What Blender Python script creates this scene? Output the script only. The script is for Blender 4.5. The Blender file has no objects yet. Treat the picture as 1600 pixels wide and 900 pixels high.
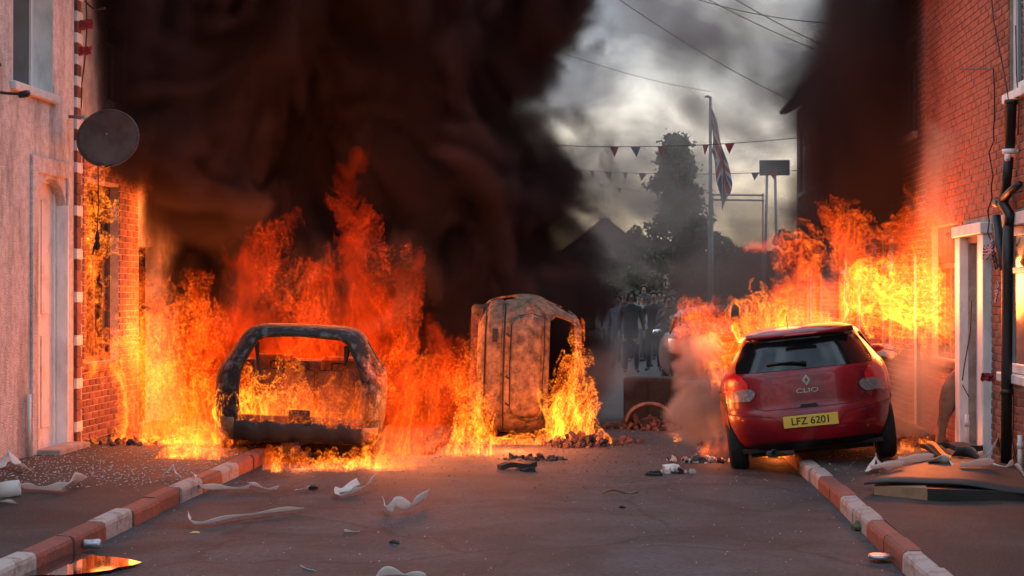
import bpy, bmesh, math, random
import numpy as np
from mathutils import Vector, Matrix, Euler

sc = bpy.context.scene
col = sc.collection
R = math.radians

# ------------------------------------------------------------------ camera
FPX = 2600.0
YAW, PIT, EYE = R(3.54), R(0.22), 1.75
cd = bpy.data.cameras.new('camera')
cam = bpy.data.objects.new('camera', cd)
col.objects.link(cam)
cd.sensor_width = 36.0
cd.lens = 36.0 * FPX / 1600.0
cd.clip_start = 0.1
cd.clip_end = 5000.0
cam.location = (0, 0, EYE)
cam.rotation_euler = (R(90) + PIT, 0, YAW)
sc.camera = cam

# ------------------------------------------------------------------ sky, sun, exposure
SUN_EL, SUN_AZ = R(16), R(-25)          # low evening sun up the street, behind cloud
world = bpy.data.worlds.new('World')
sc.world = world
world.use_nodes = True
wn, wl = world.node_tree.nodes, world.node_tree.links
wn.clear()
w_out = wn.new('ShaderNodeOutputWorld')
w_bg = wn.new('ShaderNodeBackground')
w_sky = wn.new('ShaderNodeTexSky')
w_sky.sky_type = 'NISHITA'
w_sky.sun_disc = False
w_sky.sun_elevation = SUN_EL
w_sky.sun_rotation = SUN_AZ
w_sky.air_density = 1.3
w_sky.dust_density = 1.5
w_tc = wn.new('ShaderNodeTexCoord')
w_sep = wn.new('ShaderNodeSeparateXYZ')
wl.new(w_tc.outputs['Generated'], w_sep.inputs[0])
w_up = wn.new('ShaderNodeMath'); w_up.operation = 'MAXIMUM'; w_up.inputs[1].default_value = 0.0
wl.new(w_sep.outputs['Z'], w_up.inputs[0])
w_add = wn.new('ShaderNodeMath'); w_add.operation = 'ADD'; w_add.inputs[1].default_value = 0.30
wl.new(w_up.outputs[0], w_add.inputs[0])
w_div = wn.new('ShaderNodeVectorMath'); w_div.operation = 'DIVIDE'
wl.new(w_tc.outputs['Generated'], w_div.inputs[0])
wl.new(w_add.outputs[0], w_div.inputs[1])
w_map = wn.new('ShaderNodeMapping')
w_map.inputs['Scale'].default_value = (2.3, 1.5, 0.0)
w_map.inputs['Location'].default_value = (1.7, 0.35, 0.0)
wl.new(w_div.outputs[0], w_map.inputs[0])
w_n = wn.new('ShaderNodeTexNoise')
w_n.inputs['Scale'].default_value = 1.25
w_n.inputs['Detail'].default_value = 9.0
w_n.inputs['Roughness'].default_value = 0.55
w_n.inputs['Distortion'].default_value = 0.35
wl.new(w_map.outputs[0], w_n.inputs['Vector'])
w_cov = wn.new('ShaderNodeValToRGB')          # cloud cover
w_cov.color_ramp.elements[0].position = 0.26
w_cov.color_ramp.elements[1].position = 0.40
wl.new(w_n.outputs['Fac'], w_cov.inputs[0])
w_n2 = wn.new('ShaderNodeTexNoise')
w_n2.inputs['Scale'].default_value = 2.1
w_n2.inputs['Detail'].default_value = 8.0
w_n2.inputs['Roughness'].default_value = 0.55
w_n2.inputs['Distortion'].default_value = 0.5
wl.new(w_map.outputs[0], w_n2.inputs['Vector'])
w_cc = wn.new('ShaderNodeValToRGB')           # cloud thickness: thin bright to thick grey
ce = w_cc.color_ramp.elements
ce[0].position = 0.38; ce[0].color = (10.5, 10.5, 10.1, 1)
ce[1].position = 0.60; ce[1].color = (3.4, 3.6, 4.0, 1)
wl.new(w_n2.outputs['Fac'], w_cc.inputs[0])
w_hz = wn.new('ShaderNodeValToRGB')           # warm evening band low in the sky
he = w_hz.color_ramp.elements
he[0].position = 0.030; he[0].color = (1.75, 1.32, 0.82, 1)
he[1].position = 0.60; he[1].color = (1.45, 1.75, 2.15, 1)
_e = he.new(0.075); _e.color = (1.28, 1.10, 0.90, 1)
_e = he.new(0.13); _e.color = (1.0, 0.99, 0.97, 1)
wl.new(w_up.outputs[0], w_hz.inputs[0])
w_mul = wn.new('ShaderNodeMix'); w_mul.data_type = 'RGBA'; w_mul.blend_type = 'MULTIPLY'
w_mul.inputs['Factor'].default_value = 1.0
wl.new(w_cc.outputs[0], w_mul.inputs['A']); wl.new(w_hz.outputs[0], w_mul.inputs['B'])
w_mix = wn.new('ShaderNodeMix'); w_mix.data_type = 'RGBA'
wl.new(w_cov.outputs[0], w_mix.inputs['Factor'])
wl.new(w_sky.outputs[0], w_mix.inputs['A']); wl.new(w_mul.outputs['Result'], w_mix.inputs['B'])
wl.new(w_mix.outputs['Result'], w_bg.inputs['Color'])
w_bg.inputs['Strength'].default_value = 0.10
wl.new(w_bg.outputs[0], w_out.inputs['Surface'])

sun_d = bpy.data.lights.new('sun', 'SUN')
sun_d.energy = 0.4
sun_d.angle = R(25)
sun_d.color = (1.0, 0.93, 0.85)
sun = bpy.data.objects.new('sun', sun_d)
col.objects.link(sun)
_sd = Vector((math.sin(SUN_AZ) * math.cos(SUN_EL), math.cos(SUN_AZ) * math.cos(SUN_EL), math.sin(SUN_EL)))
sun.rotation_euler = _sd.to_track_quat('Z', 'Y').to_euler()

vs = sc.view_settings
vs.view_transform = 'Standard'
vs.look = 'None'
vs.exposure = 0.0
vs.gamma = 1.0
vs.use_curve_mapping = False
sc.render.engine = 'CYCLES'
cy = sc.cycles
cy.use_denoising = True
cy.max_bounces = 6
cy.diffuse_bounces = 2
cy.glossy_bounces = 3
cy.transmission_bounces = 4
cy.transparent_max_bounces = 24
cy.volume_bounces = 0
cy.volume_step_rate = 1.0
cy.volume_max_steps = 512
cy.sample_clamp_indirect = 6.0
cy.use_adaptive_sampling = True
cy.adaptive_threshold = 0.02

# ------------------------------------------------------------------ placing helpers
def dirn(x, y):
    cx, cz = (x - 800) / FPX, (450 - y) / FPX
    yy = math.cos(PIT) - cz * math.sin(PIT)
    zz = math.sin(PIT) + cz * math.cos(PIT)
    c, s = math.cos(YAW), math.sin(YAW)
    return Vector((cx * c - yy * s, cx * s + yy * c, zz))
def at(x, y, Y):
    d = dirn(x, y); k = Y / d.y
    return Vector((d.x * k, Y, EYE + d.z * k))
def gp(x, y, z=0.0):
    d = dirn(x, y); k = (z - EYE) / d.z
    return Vector((d.x * k, d.y * k, z))
def wp(x, y, X):
    d = dirn(x, y); k = X / d.x
    return Vector((X, d.y * k, EYE + d.z * k))

# ------------------------------------------------------------------ object helpers
def tag(o, label=None, cat=None, group=None, kind=None):
    if label: o['label'] = label
    if cat: o['category'] = cat
    if group: o['group'] = group
    if kind: o['kind'] = kind
    return o
def empty(name, loc=(0, 0, 0), rot=(0, 0, 0)):
    o = bpy.data.objects.new(name, None)
    o.empty_display_size = 0.1
    o.location = loc; o.rotation_euler = rot
    col.objects.link(o)
    return o
def link(name, me, parent=None, loc=None, rot=None):
    o = bpy.data.objects.new(name, me)
    col.objects.link(o)
    if parent is not None: o.parent = parent
    if loc is not None: o.location = loc
    if rot is not None: o.rotation_euler = rot
    return o
class MB:
    """collects shapes for ONE mesh object"""
    def __init__(s):
        s.v = []; s.f = []; s.m = []
    def add(s, vs, fs, mi=0):
        b = len(s.v)
        s.v += [tuple(v) for v in vs]
        s.f += [tuple(b + i for i in f) for f in fs]
        s.m += [mi] * len(fs)
        return s
    def box(s, lo, hi, mi=0, mat=None):
        x0, y0, z0 = lo; x1, y1, z1 = hi
        v = [Vector(p) for p in ((x0,y0,z0),(x1,y0,z0),(x1,y1,z0),(x0,y1,z0),(x0,y0,z1),(x1,y0,z1),(x1,y1,z1),(x0,y1,z1))]
        if mat is not None: v = [mat @ p for p in v]
        return s.add(v, ((0,3,2,1),(4,5,6,7),(0,1,5,4),(1,2,6,5),(2,3,7,6),(3,0,4,7)), mi)
    def tube(s, pts, r, n=8, mi=0, cap=True):
        pts = [Vector(p) for p in pts]
        rr = r if isinstance(r, (list, tuple)) else [r] * len(pts)
        rings = []; up = Vector((0.13, 0.21, 1)).normalized(); nx = None
        for i, p in enumerate(pts):
            t = (pts[min(i + 1, len(pts) - 1)] - pts[max(i - 1, 0)])
            t = t.normalized() if t.length > 1e-9 else Vector((0, 0, 1))
            if nx is None:
                nx = t.cross(up)
                if nx.length < 1e-3: nx = t.cross(Vector((1, 0, 0)))
            nx = (nx - t * nx.dot(t)).normalized()
            ny = t.cross(nx)
            rings.append([p + (nx * math.cos(2*math.pi*k/n) + ny * math.sin(2*math.pi*k/n)) * rr[i] for k in range(n)])
        v = [q for ring in rings for q in ring]; f = []
        for i in range(len(rings) - 1):
            for k in range(n):
                a, b = i*n + k, i*n + (k+1) % n
                f.append((a, b, b + n, a + n))
        if cap:
            f.append(tuple(range(n))[::-1]); f.append(tuple((len(rings)-1)*n + k for k in range(n)))
        return s.add(v, f, mi)
    def lathe(s, prof, n=20, mat=None, mi=0, closed=False):
        """prof: (r, h) pairs spun about local Z"""
        v = []; f = []
        for (r, h) in prof:
            for k in range(n):
                a = 2*math.pi*k/n
                p = Vector((r*math.cos(a), r*math.sin(a), h))
                v.append(mat @ p if mat is not None else p)
        m = len(prof)
        for i in range(m if closed else m - 1):
            for k in range(n):
                a, b = i*n + k, i*n + (k+1) % n
                c, d = ((i+1) % m)*n + (k+1) % n, ((i+1) % m)*n + k
                f.append((a, b, c, d))
        return s.add(v, f, mi)
    def grid(s, P, mi=0, wrap=False):
        """P[i][j] points"""
        a, b = len(P), len(P[0])
        v = [q for row in P for q in row]; f = []
        for i in range(a - 1):
            for j in range(b if wrap else b - 1):
                j2 = (j + 1) % b
                f.append((i*b + j, i*b + j2, (i+1)*b + j2, (i+1)*b + j))
        return s.add(v, f, mi)
    def mesh(s, name, mats, smooth=False):
        me = bpy.data.meshes.new(name)
        me.from_pydata(s.v, [], s.f)
        for m in (mats if isinstance(mats, (list, tuple)) else [mats]): me.materials.append(m)
        if len(me.materials) > 1:
            me.polygons.foreach_set('material_index', s.m)
        if smooth: me.polygons.foreach_set('use_smooth', [True] * len(me.polygons))
        me.update()
        return me
    def build(s, name, mats, parent=None, loc=None, rot=None, smooth=False, bevel=0.0, solid=0.0, sub=0):
        o = link(name, s.mesh(name, mats, smooth), parent, loc, rot)
        if solid:
            md = o.modifiers.new('thickness', 'SOLIDIFY'); md.thickness = solid; md.offset = 0.0
        if bevel:
            md = o.modifiers.new('bevel', 'BEVEL'); md.width = bevel; md.segments = 2; md.limit_method = 'ANGLE'
        if sub:
            md = o.modifiers.new('smooth', 'SUBSURF'); md.levels = sub; md.render_levels = sub
        return o

# ------------------------------------------------------------------ materials
MATS = {}
def add_translucency(m, f, c):
    n, l = m.node_tree.nodes, m.node_tree.links
    t = n.new('ShaderNodeBsdfTranslucent'); t.inputs['Color'].default_value = (*c, 1)
    x = n.new('ShaderNodeMixShader'); x.inputs[0].default_value = f
    l.new(n['Principled BSDF'].outputs[0], x.inputs[1]); l.new(t.outputs[0], x.inputs[2]); l.new(x.outputs[0], n['Material Output'].inputs['Surface'])
def mat(name, base, rough=0.7, metal=0.0, var=0.25, scale=6.0, bump=0.2, bscale=40.0, base2=None, emit=None,
        spec=0.5, rnd=0.0, coat=0.0, lo=0.35, hi=0.65, detail=6.0, rvar=0.1, alpha=None, trans=0.0):
    if name in MATS: return MATS[name]
    m = bpy.data.materials.new(name); m.use_nodes = True
    n, l = m.node_tree.nodes, m.node_tree.links
    p = n['Principled BSDF']
    p.inputs['Metallic'].default_value = metal
    p.inputs['Specular IOR Level'].default_value = spec
    p.inputs['Coat Weight'].default_value = coat
    p.inputs['Coat Roughness'].default_value = 0.06
    p.inputs['Transmission Weight'].default_value = trans
    tc = n.new('ShaderNodeTexCoord')
    nz = n.new('ShaderNodeTexNoise')
    nz.inputs['Scale'].default_value = scale; nz.inputs['Detail'].default_value = detail; nz.inputs['Roughness'].default_value = 0.62
    l.new(tc.outputs['Object'], nz.inputs['Vector'])
    cr = n.new('ShaderNodeValToRGB'); e = cr.color_ramp.elements
    b2 = base2 or tuple(max(0.0, c * (1 - var)) for c in base)
    e[0].position = lo; e[1].position = hi
    e[0].color = (*b2, 1); e[1].color = (*(base if base2 else tuple(min(1.0, c * (1 + var * .6)) for c in base)), 1)
    l.new(nz.outputs['Fac'], cr.inputs[0])
    out = cr.outputs[0]
    if rnd:
        oi = n.new('ShaderNodeObjectInfo'); hv = n.new('ShaderNodeHueSaturation')
        mr = n.new('ShaderNodeMapRange'); mr.inputs['To Min'].default_value = 1 - rnd; mr.inputs['To Max'].default_value = 1 + rnd
        l.new(oi.outputs['Random'], mr.inputs['Value']); l.new(mr.outputs[0], hv.inputs['Value']); l.new(out, hv.inputs['Color'])
        out = hv.outputs[0]
    l.new(out, p.inputs['Base Color'])
    rr = n.new('ShaderNodeMapRange'); rr.inputs['To Min'].default_value = max(0.02, rough - rvar); rr.inputs['To Max'].default_value = min(1, rough + rvar)
    l.new(nz.outputs['Fac'], rr.inputs['Value']); l.new(rr.outputs[0], p.inputs['Roughness'])
    if bump:
        nb = n.new('ShaderNodeTexNoise'); nb.inputs['Scale'].default_value = bscale; nb.inputs['Detail'].default_value = 5
        l.new(tc.outputs['Object'], nb.inputs['Vector'])
        bp = n.new('ShaderNodeBump'); bp.inputs['Strength'].default_value = bump; bp.inputs['Distance'].default_value = 0.02
        l.new(nb.outputs['Fac'], bp.inputs['Height']); l.new(bp.outputs[0], p.inputs['Normal'])
    if emit:
        p.inputs['Emission Color'].default_value = (*emit[0], 1); p.inputs['Emission Strength'].default_value = emit[1]
    MATS[name] = m
    return m

def asphalt(name, base, crack=True):
    m = mat(name, base, rough=0.72, var=0.45, scale=1.6, bump=0.9, bscale=70, spec=0.4, lo=.3, hi=.7, detail=9)
    n, l = m.node_tree.nodes, m.node_tree.links
    p = n['Principled BSDF']
    src = p.inputs['Base Color'].links[0].from_socket
    tc = n.new('ShaderNodeTexCoord')
    # fine aggregate speckle
    sp = n.new('ShaderNodeTexNoise'); sp.inputs['Scale'].default_value = 26; sp.inputs['Detail'].default_value = 7; sp.inputs['Roughness'].default_value = .75
    l.new(tc.outputs['Object'], sp.inputs['Vector'])
    sr = n.new('ShaderNodeMapRange'); sr.inputs['From Min'].default_value = .3; sr.inputs['From Max'].default_value = .75
    sr.inputs['To Min'].default_value = .35; sr.inputs['To Max'].default_value = 1.75
    l.new(sp.outputs['Fac'], sr.inputs['Value'])
    mx = n.new('ShaderNodeMix'); mx.data_type = 'RGBA'; mx.blend_type = 'MULTIPLY'; mx.inputs['Factor'].default_value = 1
    l.new(src, mx.inputs['A']); l.new(sr.outputs[0], mx.inputs['B'])
    st = n.new('ShaderNodeTexNoise'); st.inputs['Scale'].default_value = .75; st.inputs['Detail'].default_value = 6; st.inputs['Roughness'].default_value = .65; st.inputs['Distortion'].default_value = .8
    l.new(tc.outputs['Object'], st.inputs['Vector'])
    s2 = n.new('ShaderNodeMapRange'); s2.inputs['From Min'].default_value = .38; s2.inputs['From Max'].default_value = .58
    s2.inputs['To Min'].default_value = .5; s2.inputs['To Max'].default_value = 1.15
    l.new(st.outputs['Fac'], s2.inputs['Value'])
    m3 = n.new('ShaderNodeMix'); m3.data_type = 'RGBA'; m3.blend_type = 'MULTIPLY'; m3.inputs['Factor'].default_value = 1
    l.new(mx.outputs['Result'], m3.inputs['A']); l.new(s2.outputs[0], m3.inputs['B'])
    out = m3.outputs['Result']
    if crack:
        dn = n.new('ShaderNodeTexNoise'); dn.inputs['Scale'].default_value = 2.2; dn.inputs['Detail'].default_value = 5
        l.new(tc.outputs['Object'], dn.inputs['Vector'])
        ad = n.new('ShaderNodeVectorMath'); ad.operation = 'MULTIPLY_ADD'; ad.inputs[1].default_value = (.55, .55, 0)
        l.new(dn.outputs['Color'], ad.inputs[0]); l.new(tc.outputs['Object'], ad.inputs[2])
        vo = n.new('ShaderNodeTexVoronoi'); vo.feature = 'DISTANCE_TO_EDGE'; vo.inputs['Scale'].default_value = 0.42
        l.new(ad.outputs[0], vo.inputs['Vector'])
        cr = n.new('ShaderNodeMapRange'); cr.inputs['From Min'].default_value = .004; cr.inputs['From Max'].default_value = .012
        cr.inputs['To Min'].default_value = .55
        l.new(vo.outputs['Distance'], cr.inputs['Value'])
        m2 = n.new('ShaderNodeMix'); m2.data_type = 'RGBA'; m2.blend_type = 'MULTIPLY'; m2.inputs['Factor'].default_value = 1
        l.new(out, m2.inputs['A']); l.new(cr.outputs[0], m2.inputs['B'])
        out = m2.outputs['Result']
    l.new(out, p.inputs['Base Color'])
    return m

M = dict(
    asphalt=asphalt('road asphalt', (0.048, 0.048, 0.052)),
    asphalt2=asphalt('pavement asphalt', (0.038, 0.035, 0.035), crack=False),
    soil=mat('bare ground', (0.09, 0.08, 0.06), rough=.95, bump=.5),
    kerb_red=mat('kerb paint red', (0.24, 0.055, 0.040), rough=.7, base2=(0.10, 0.045, 0.040), scale=9, bump=.5, bscale=30, rnd=.2),
    kerb_white=mat('kerb paint white', (0.34, 0.29, 0.27), rough=.75, base2=(0.11, 0.08, 0.07), scale=7, bump=.5, bscale=30, lo=.3, hi=.5, rnd=.12),
    render=mat('pebbledash render', (0.78, 0.70, 0.68), rough=.9, base2=(0.52, 0.45, 0.43), scale=14, lo=.28, hi=.60, bump=1.6, bscale=60, detail=10),
    white=mat('white gloss paint', (0.78, 0.78, 0.78), rough=.42, var=.12, scale=3, bump=.08),
    dirty_white=mat('weathered white paint', (0.66, 0.63, 0.62), rough=.6, base2=(0.40, 0.36, 0.34), scale=5, lo=.25, hi=.5, bump=.25),
    upvc=mat('window frame plastic', (0.74, 0.76, 0.78), rough=.35, var=.06, bump=0),
    glass=mat('window glass', (0.03, 0.035, 0.04), rough=.06, var=.1, bump=.03, bscale=3, spec=.8),
    brick=mat('red brick', (0.34, 0.105, 0.06), rough=.85, base2=(0.20, 0.06, 0.04), scale=9, bump=.55, bscale=60, rnd=.3),
    brick_dark=mat('smoked red brick', (0.24, 0.085, 0.055), rough=.88, base2=(0.10, 0.045, 0.035), scale=5, bump=.55, bscale=60, rnd=.3),
    mortar=mat('mortar', (0.36, 0.30, 0.26), rough=.95, var=.3, bump=.6, bscale=90),
    slate=mat('roof slate', (0.07, 0.07, 0.08), rough=.6, var=.3, scale=4),
    soot=mat('soot black', (0.018, 0.016, 0.016), rough=.85, var=.5, scale=5, bump=.4, bscale=25),
    burnt=mat('burnt bare steel', (0.19, 0.19, 0.20), rough=.7, metal=.25, base2=(0.012, 0.011, 0.011), scale=9, lo=.50, hi=.75, bump=.9, bscale=30, detail=9),
    scorched=mat('scorched panel', (0.30, 0.19, 0.11), rough=.75, metal=.1, base2=(0.035, 0.026, 0.02), scale=9.0, lo=.34, hi=.70, bump=1.0, bscale=26, detail=9),
    rust=mat('heat rust', (0.24, 0.10, 0.05), rough=.85, base2=(0.07, 0.04, 0.03), scale=6, bump=.5),
    black_plastic=mat('black plastic', (0.013, 0.013, 0.014), rough=.45, var=.3, bump=.1),
    dark_grey=mat('dark grey plastic', (0.05, 0.05, 0.055), rough=.6, var=.3, bump=.1),
    dish=mat('dish grey paint', (0.10, 0.095, 0.10), rough=.55, base2=(0.05, 0.045, 0.05), scale=5, bump=.1),
    red_paint=mat('red car paint', (0.30, 0.003, 0.010), rough=.34, base2=(0.13, 0.004, 0.010), scale=2.6, lo=.3, hi=.55, bump=.02, coat=.5, spec=.3, rvar=.04),
    red_melt=mat('blistered red paint', (0.36, 0.06, 0.03), rough=.7, base2=(0.03, 0.02, 0.018), scale=7, bump=.9, bscale=25, lo=.4, hi=.6),
    car_glass=mat('tinted car glass', (0.006, 0.007, 0.009), rough=.06, var=.1, bump=0, spec=.4),
    tyre=mat('tyre rubber', (0.012, 0.012, 0.012), rough=.85, var=.3, bump=.4, bscale=50),
    alloy=mat('dull alloy', (0.35, 0.35, 0.36), rough=.45, metal=.8, var=.3),
    chrome=mat('chrome', (0.80, 0.80, 0.82), rough=.12, metal=1.0, var=.05, bump=0),
    lamp_red=mat('red lamp lens', (0.62, 0.010, 0.014), rough=.12, var=.15, scale=30, bump=.15, bscale=90, coat=.6),
    lamp_clear=mat('clear lamp lens', (0.20, 0.18, 0.19), rough=.25, var=.35, scale=35, bump=.2, bscale=90, coat=.6),
    plate=mat('yellow plate', (0.72, 0.48, 0.06), rough=.4, var=.06, bump=0),
    ink=mat('black lettering', (0.010, 0.010, 0.010), rough=.5, var=.1, bump=0),
    seam=mat('panel gap', (0.006, 0.004, 0.004), rough=.8, var=.1, bump=0),
    paper=mat('white paper', (0.80, 0.79, 0.77), rough=.8, var=.08, scale=4, bump=.1, bscale=20),
    red_dull=mat('dull red car paint', (0.22, 0.012, 0.016), rough=.55, var=.15, bump=.02),
    paper_b=mat('singed paper', (0.70, 0.66, 0.60), rough=.85, base2=(0.16, 0.10, 0.06), scale=3, lo=.25, hi=.45, bump=.2),
    wood_burnt=mat('charred wood', (0.05, 0.035, 0.028), rough=.9, var=.6, scale=8, bump=.8, bscale=18),
    wood=mat('scorched timber', (0.30, 0.15, 0.085), rough=.8, base2=(0.10, 0.05, 0.03), scale=5, bump=.5, bscale=18),
    cardboard=mat('brown cardboard', (0.30, 0.17, 0.10), rough=.85, var=.25, scale=4, bump=.15),
    board=mat('black board', (0.016, 0.017, 0.02), rough=.55, var=.5, scale=4, bump=.2),
    rubble=mat('burnt rubble', (0.22, 0.12, 0.10), rough=.9, base2=(0.04, 0.03, 0.03), scale=6, bump=.7, rnd=.3),
    chips=mat('plaster chips', (0.50, 0.42, 0.38), rough=.9, var=.5, scale=30, bump=.3),
    steel=mat('galvanised steel', (0.30, 0.30, 0.31), rough=.5, metal=.7, var=.3),
    pole=mat('painted pole', (0.20, 0.19, 0.19), rough=.6, var=.3),
    cable=mat('cable sheath', (0.012, 0.011, 0.011), rough=.6, var=.2, bump=0),
    flag_red=mat('flag red', (0.28, 0.025, 0.03), rough=.8, var=.15),
    flag_white=mat('flag white', (0.40, 0.38, 0.37), rough=.8, var=.1),
    flag_blue=mat('flag blue', (0.02, 0.03, 0.14), rough=.8, var=.15),
    blue_card=mat('blue packaging', (0.05, 0.12, 0.42), rough=.5, var=.3, scale=20),
    can=mat('crushed can', (0.45, 0.45, 0.50), rough=.35, metal=.7, var=.4, scale=18),
    leaf=mat('evergreen foliage', (0.045, 0.065, 0.030), rough=.8, var=.5, scale=3, bump=0),
    leaf2=mat('broadleaf foliage', (0.060, 0.085, 0.035), rough=.8, var=.5, scale=3, bump=0),
    bark=mat('bark', (0.08, 0.06, 0.045), rough=.95, var=.4, bump=.6),
    skin=mat('skin', (0.30, 0.18, 0.13), rough=.6, var=.1, bump=0),
    hair=mat('dark hair', (0.025, 0.018, 0.014), rough=.7, var=.3, bump=.2),
    ember=mat('glowing ember', (0.10, 0.03, 0.02), rough=.9, bump=.3, emit=((1.0, 0.18, 0.02), 1.1)),
)

add_translucency(M['paper'], .45, (.85, .84, .82))

def streaks(m, zs=.22, sc_=5.0, lo=.55):
    """rain and soot streaks running down a wall"""
    n, l = m.node_tree.nodes, m.node_tree.links; p = n['Principled BSDF']; src = p.inputs['Base Color'].links[0].from_socket
    tc = n.new('ShaderNodeTexCoord'); mp = n.new('ShaderNodeMapping'); mp.inputs['Scale'].default_value = (1, 1, zs)
    nz = n.new('ShaderNodeTexNoise'); nz.inputs['Scale'].default_value = sc_; nz.inputs['Detail'].default_value = 6; nz.inputs['Roughness'].default_value = .6
    l.new(tc.outputs['Object'], mp.inputs[0]); l.new(mp.outputs[0], nz.inputs['Vector'])
    r = n.new('ShaderNodeMapRange'); r.inputs['From Min'].default_value = .33; r.inputs['From Max'].default_value = .55; r.inputs['To Min'].default_value = lo; r.inputs['To Max'].default_value = 1.0
    l.new(nz.outputs['Fac'], r.inputs['Value'])
    x = n.new('ShaderNodeMix'); x.data_type = 'RGBA'; x.blend_type = 'MULTIPLY'; x.inputs['Factor'].default_value = 1
    l.new(src, x.inputs['A']); l.new(r.outputs[0], x.inputs['B']); l.new(x.outputs['Result'], p.inputs['Base Color'])
streaks(M['render'])
streaks(M['white'], .3, 7.0, .72)
streaks(M['red_paint'], 1.0, 2.2, .62)

# ================================================================== SETTING
KL, KR = -3.64, 1.82          # road faces of the two kerbs
WL, WR = -5.88, 3.68          # house fronts
PV = 0.12                     # pavement height

def sheet(name, x0, x1, y0, y1, z, m, n=1):
    P = [[Vector((x0 + (x1 - x0) * i / n, y0 + (y1 - y0) * j / n, z)) for j in range(n + 1)] for i in range(n + 1)]
    mb = MB(); mb.grid(P)
    mb.f = [f[::-1] if (Vector(mb.v[f[1]]) - Vector(mb.v[f[0]])).cross(Vector(mb.v[f[2]]) - Vector(mb.v[f[0]])).z < 0 else f for f in mb.f]
    return mb.build(name, m)
tag(sheet('ground', -900, 900, -60, 1800, -0.03, M['soil']), kind='structure')
# road with a shallow camber and faint unevenness
rnd = random.Random(4)
P = []
for i in range(29):
    x = KL + (KR - KL) * i / 28
    row = []
    for j in range(181):
        y = 2 + j * 0.5
        c = 1 - ((x - (KL + KR) / 2) / ((KR - KL) / 2)) ** 2
        row.append(Vector((x, y, 0.045 * c - 0.012 + 0.006 * math.sin(x * 2.3 + y * .7) + rnd.uniform(-.0015, .0015))))
    P.append(row)
mb = MB(); mb.grid([r for r in P][::-1])
tag(mb.build('road', M['asphalt'], smooth=True), kind='structure')
def pavement(name, x0, x1):
    mb = MB()
    nx, ny = 10, 240
    Q = [[Vector((x0 + (x1 - x0) * i / nx, 2 + j * .35, PV + .004 * math.sin(i * 1.7 + j * .5) + rnd.uniform(-.002, .002))) for j in range(ny)] for i in range(nx + 1)]
    mb.grid(Q[::-1])
    return tag(mb.build(name, M['asphalt2'], smooth=True), kind='structure')
pavement('pavement_left', WL - .05, KL - .118)
pavement('pavement_right', KR + .118, WR + .05)
# older tarmac trench patches let into road and pavement
def patch(name, pts, z, m):
    mb = MB(); mb.add([Vector((p.x, p.y, z)) for p in pts], [tuple(range(len(pts)))])
    o = mb.build(name, m); tag(o, kind='structure'); return o
M['tarmac_patch'] = asphalt('trench tarmac', (0.055, 0.052, 0.052), crack=False)

# kerbs: painted stones, each one its own piece on a concrete bed
kerb_mesh = {}
def kerb(name, xface, side, y0, y1, L, pattern, seed):
    rr = random.Random(seed)
    bed = MB(); bed.box((min(xface + side * .03, xface + side * .12), y0, -.03), (max(xface + side * .03, xface + side * .12), y1, .06))
    base = tag(bed.build(name, M['mortar']), kind='structure')
    k = 0; y = y0
    while y < y1 - .05:
        mkey = pattern(k, y)
        key = (mkey, L, side)
        if key not in kerb_mesh:
            mb = MB()
            w = .125
            prof = [(0, -.02), (0, .085), (.008, .108), (.03, .122), (w, .126), (w, -.02)]
            rows = []
            for j in range(2):
                rows.append([Vector((side * px, j * (L - .012), pz)) for px, pz in prof])
            mb.grid(rows if side < 0 else rows[::-1], wrap=True)
            n = len(prof)
            mb.f.append(tuple(range(n)) if side < 0 else tuple(range(n))[::-1]); mb.m.append(0)
            mb.f.append(tuple(range(n, 2*n))[::-1] if side < 0 else tuple(range(n, 2*n))); mb.m.append(0)
            kerb_mesh[key] = mb.mesh('kerb_stone', M[mkey])
        o = link('kerb_stone', kerb_mesh[key], base, (xface + rr.uniform(-.008, .008), y, rr.uniform(-.006, .006)), (rr.uniform(-.008, .008), rr.uniform(-.02, .02), rr.uniform(-.012, .012)))
        y += L; k += 1
pl = ['kerb_white', 'kerb_red', 'kerb_red', 'kerb_white', 'kerb_red', 'kerb_red', 'kerb_white', 'kerb_red']
kerb('kerb_left', KL, -1, 9.62, 40, .70, lambda k, y: pl[k % 8] if y < 16 else ('kerb_red' if k % 3 else 'kerb_white'), 3)
pr = ['kerb_white', 'kerb_white', 'kerb_red', 'kerb_red']
kerb('kerb_right', KR, 1, 9.3, 40, .72, lambda k, y: pr[(k) % 4], 5)

# puddle in the left gutter
pts = []
c = gp(92, 886)
for k in range(26):
    a = 2 * math.pi * k / 26
    r = 1 + .07 * math.sin(3 * a + 1) + .05 * math.sin(5 * a) + .04 * math.sin(9 * a)
    pts.append((c.x + .03 + .44 * r * math.cos(a), c.y - .05 + .42 * r * math.sin(a), .0))
M['water'] = mat('standing water', (0.015, 0.014, 0.014), rough=.03, var=.1, bump=.02, bscale=4, rvar=.01, spec=.9)
mb = MB(); mb.add([(max(x, KL + .012), y, .026) for x, y, z in pts], [tuple(range(26))])
tag(mb.build('puddle', M['water']), kind='structure')

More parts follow.
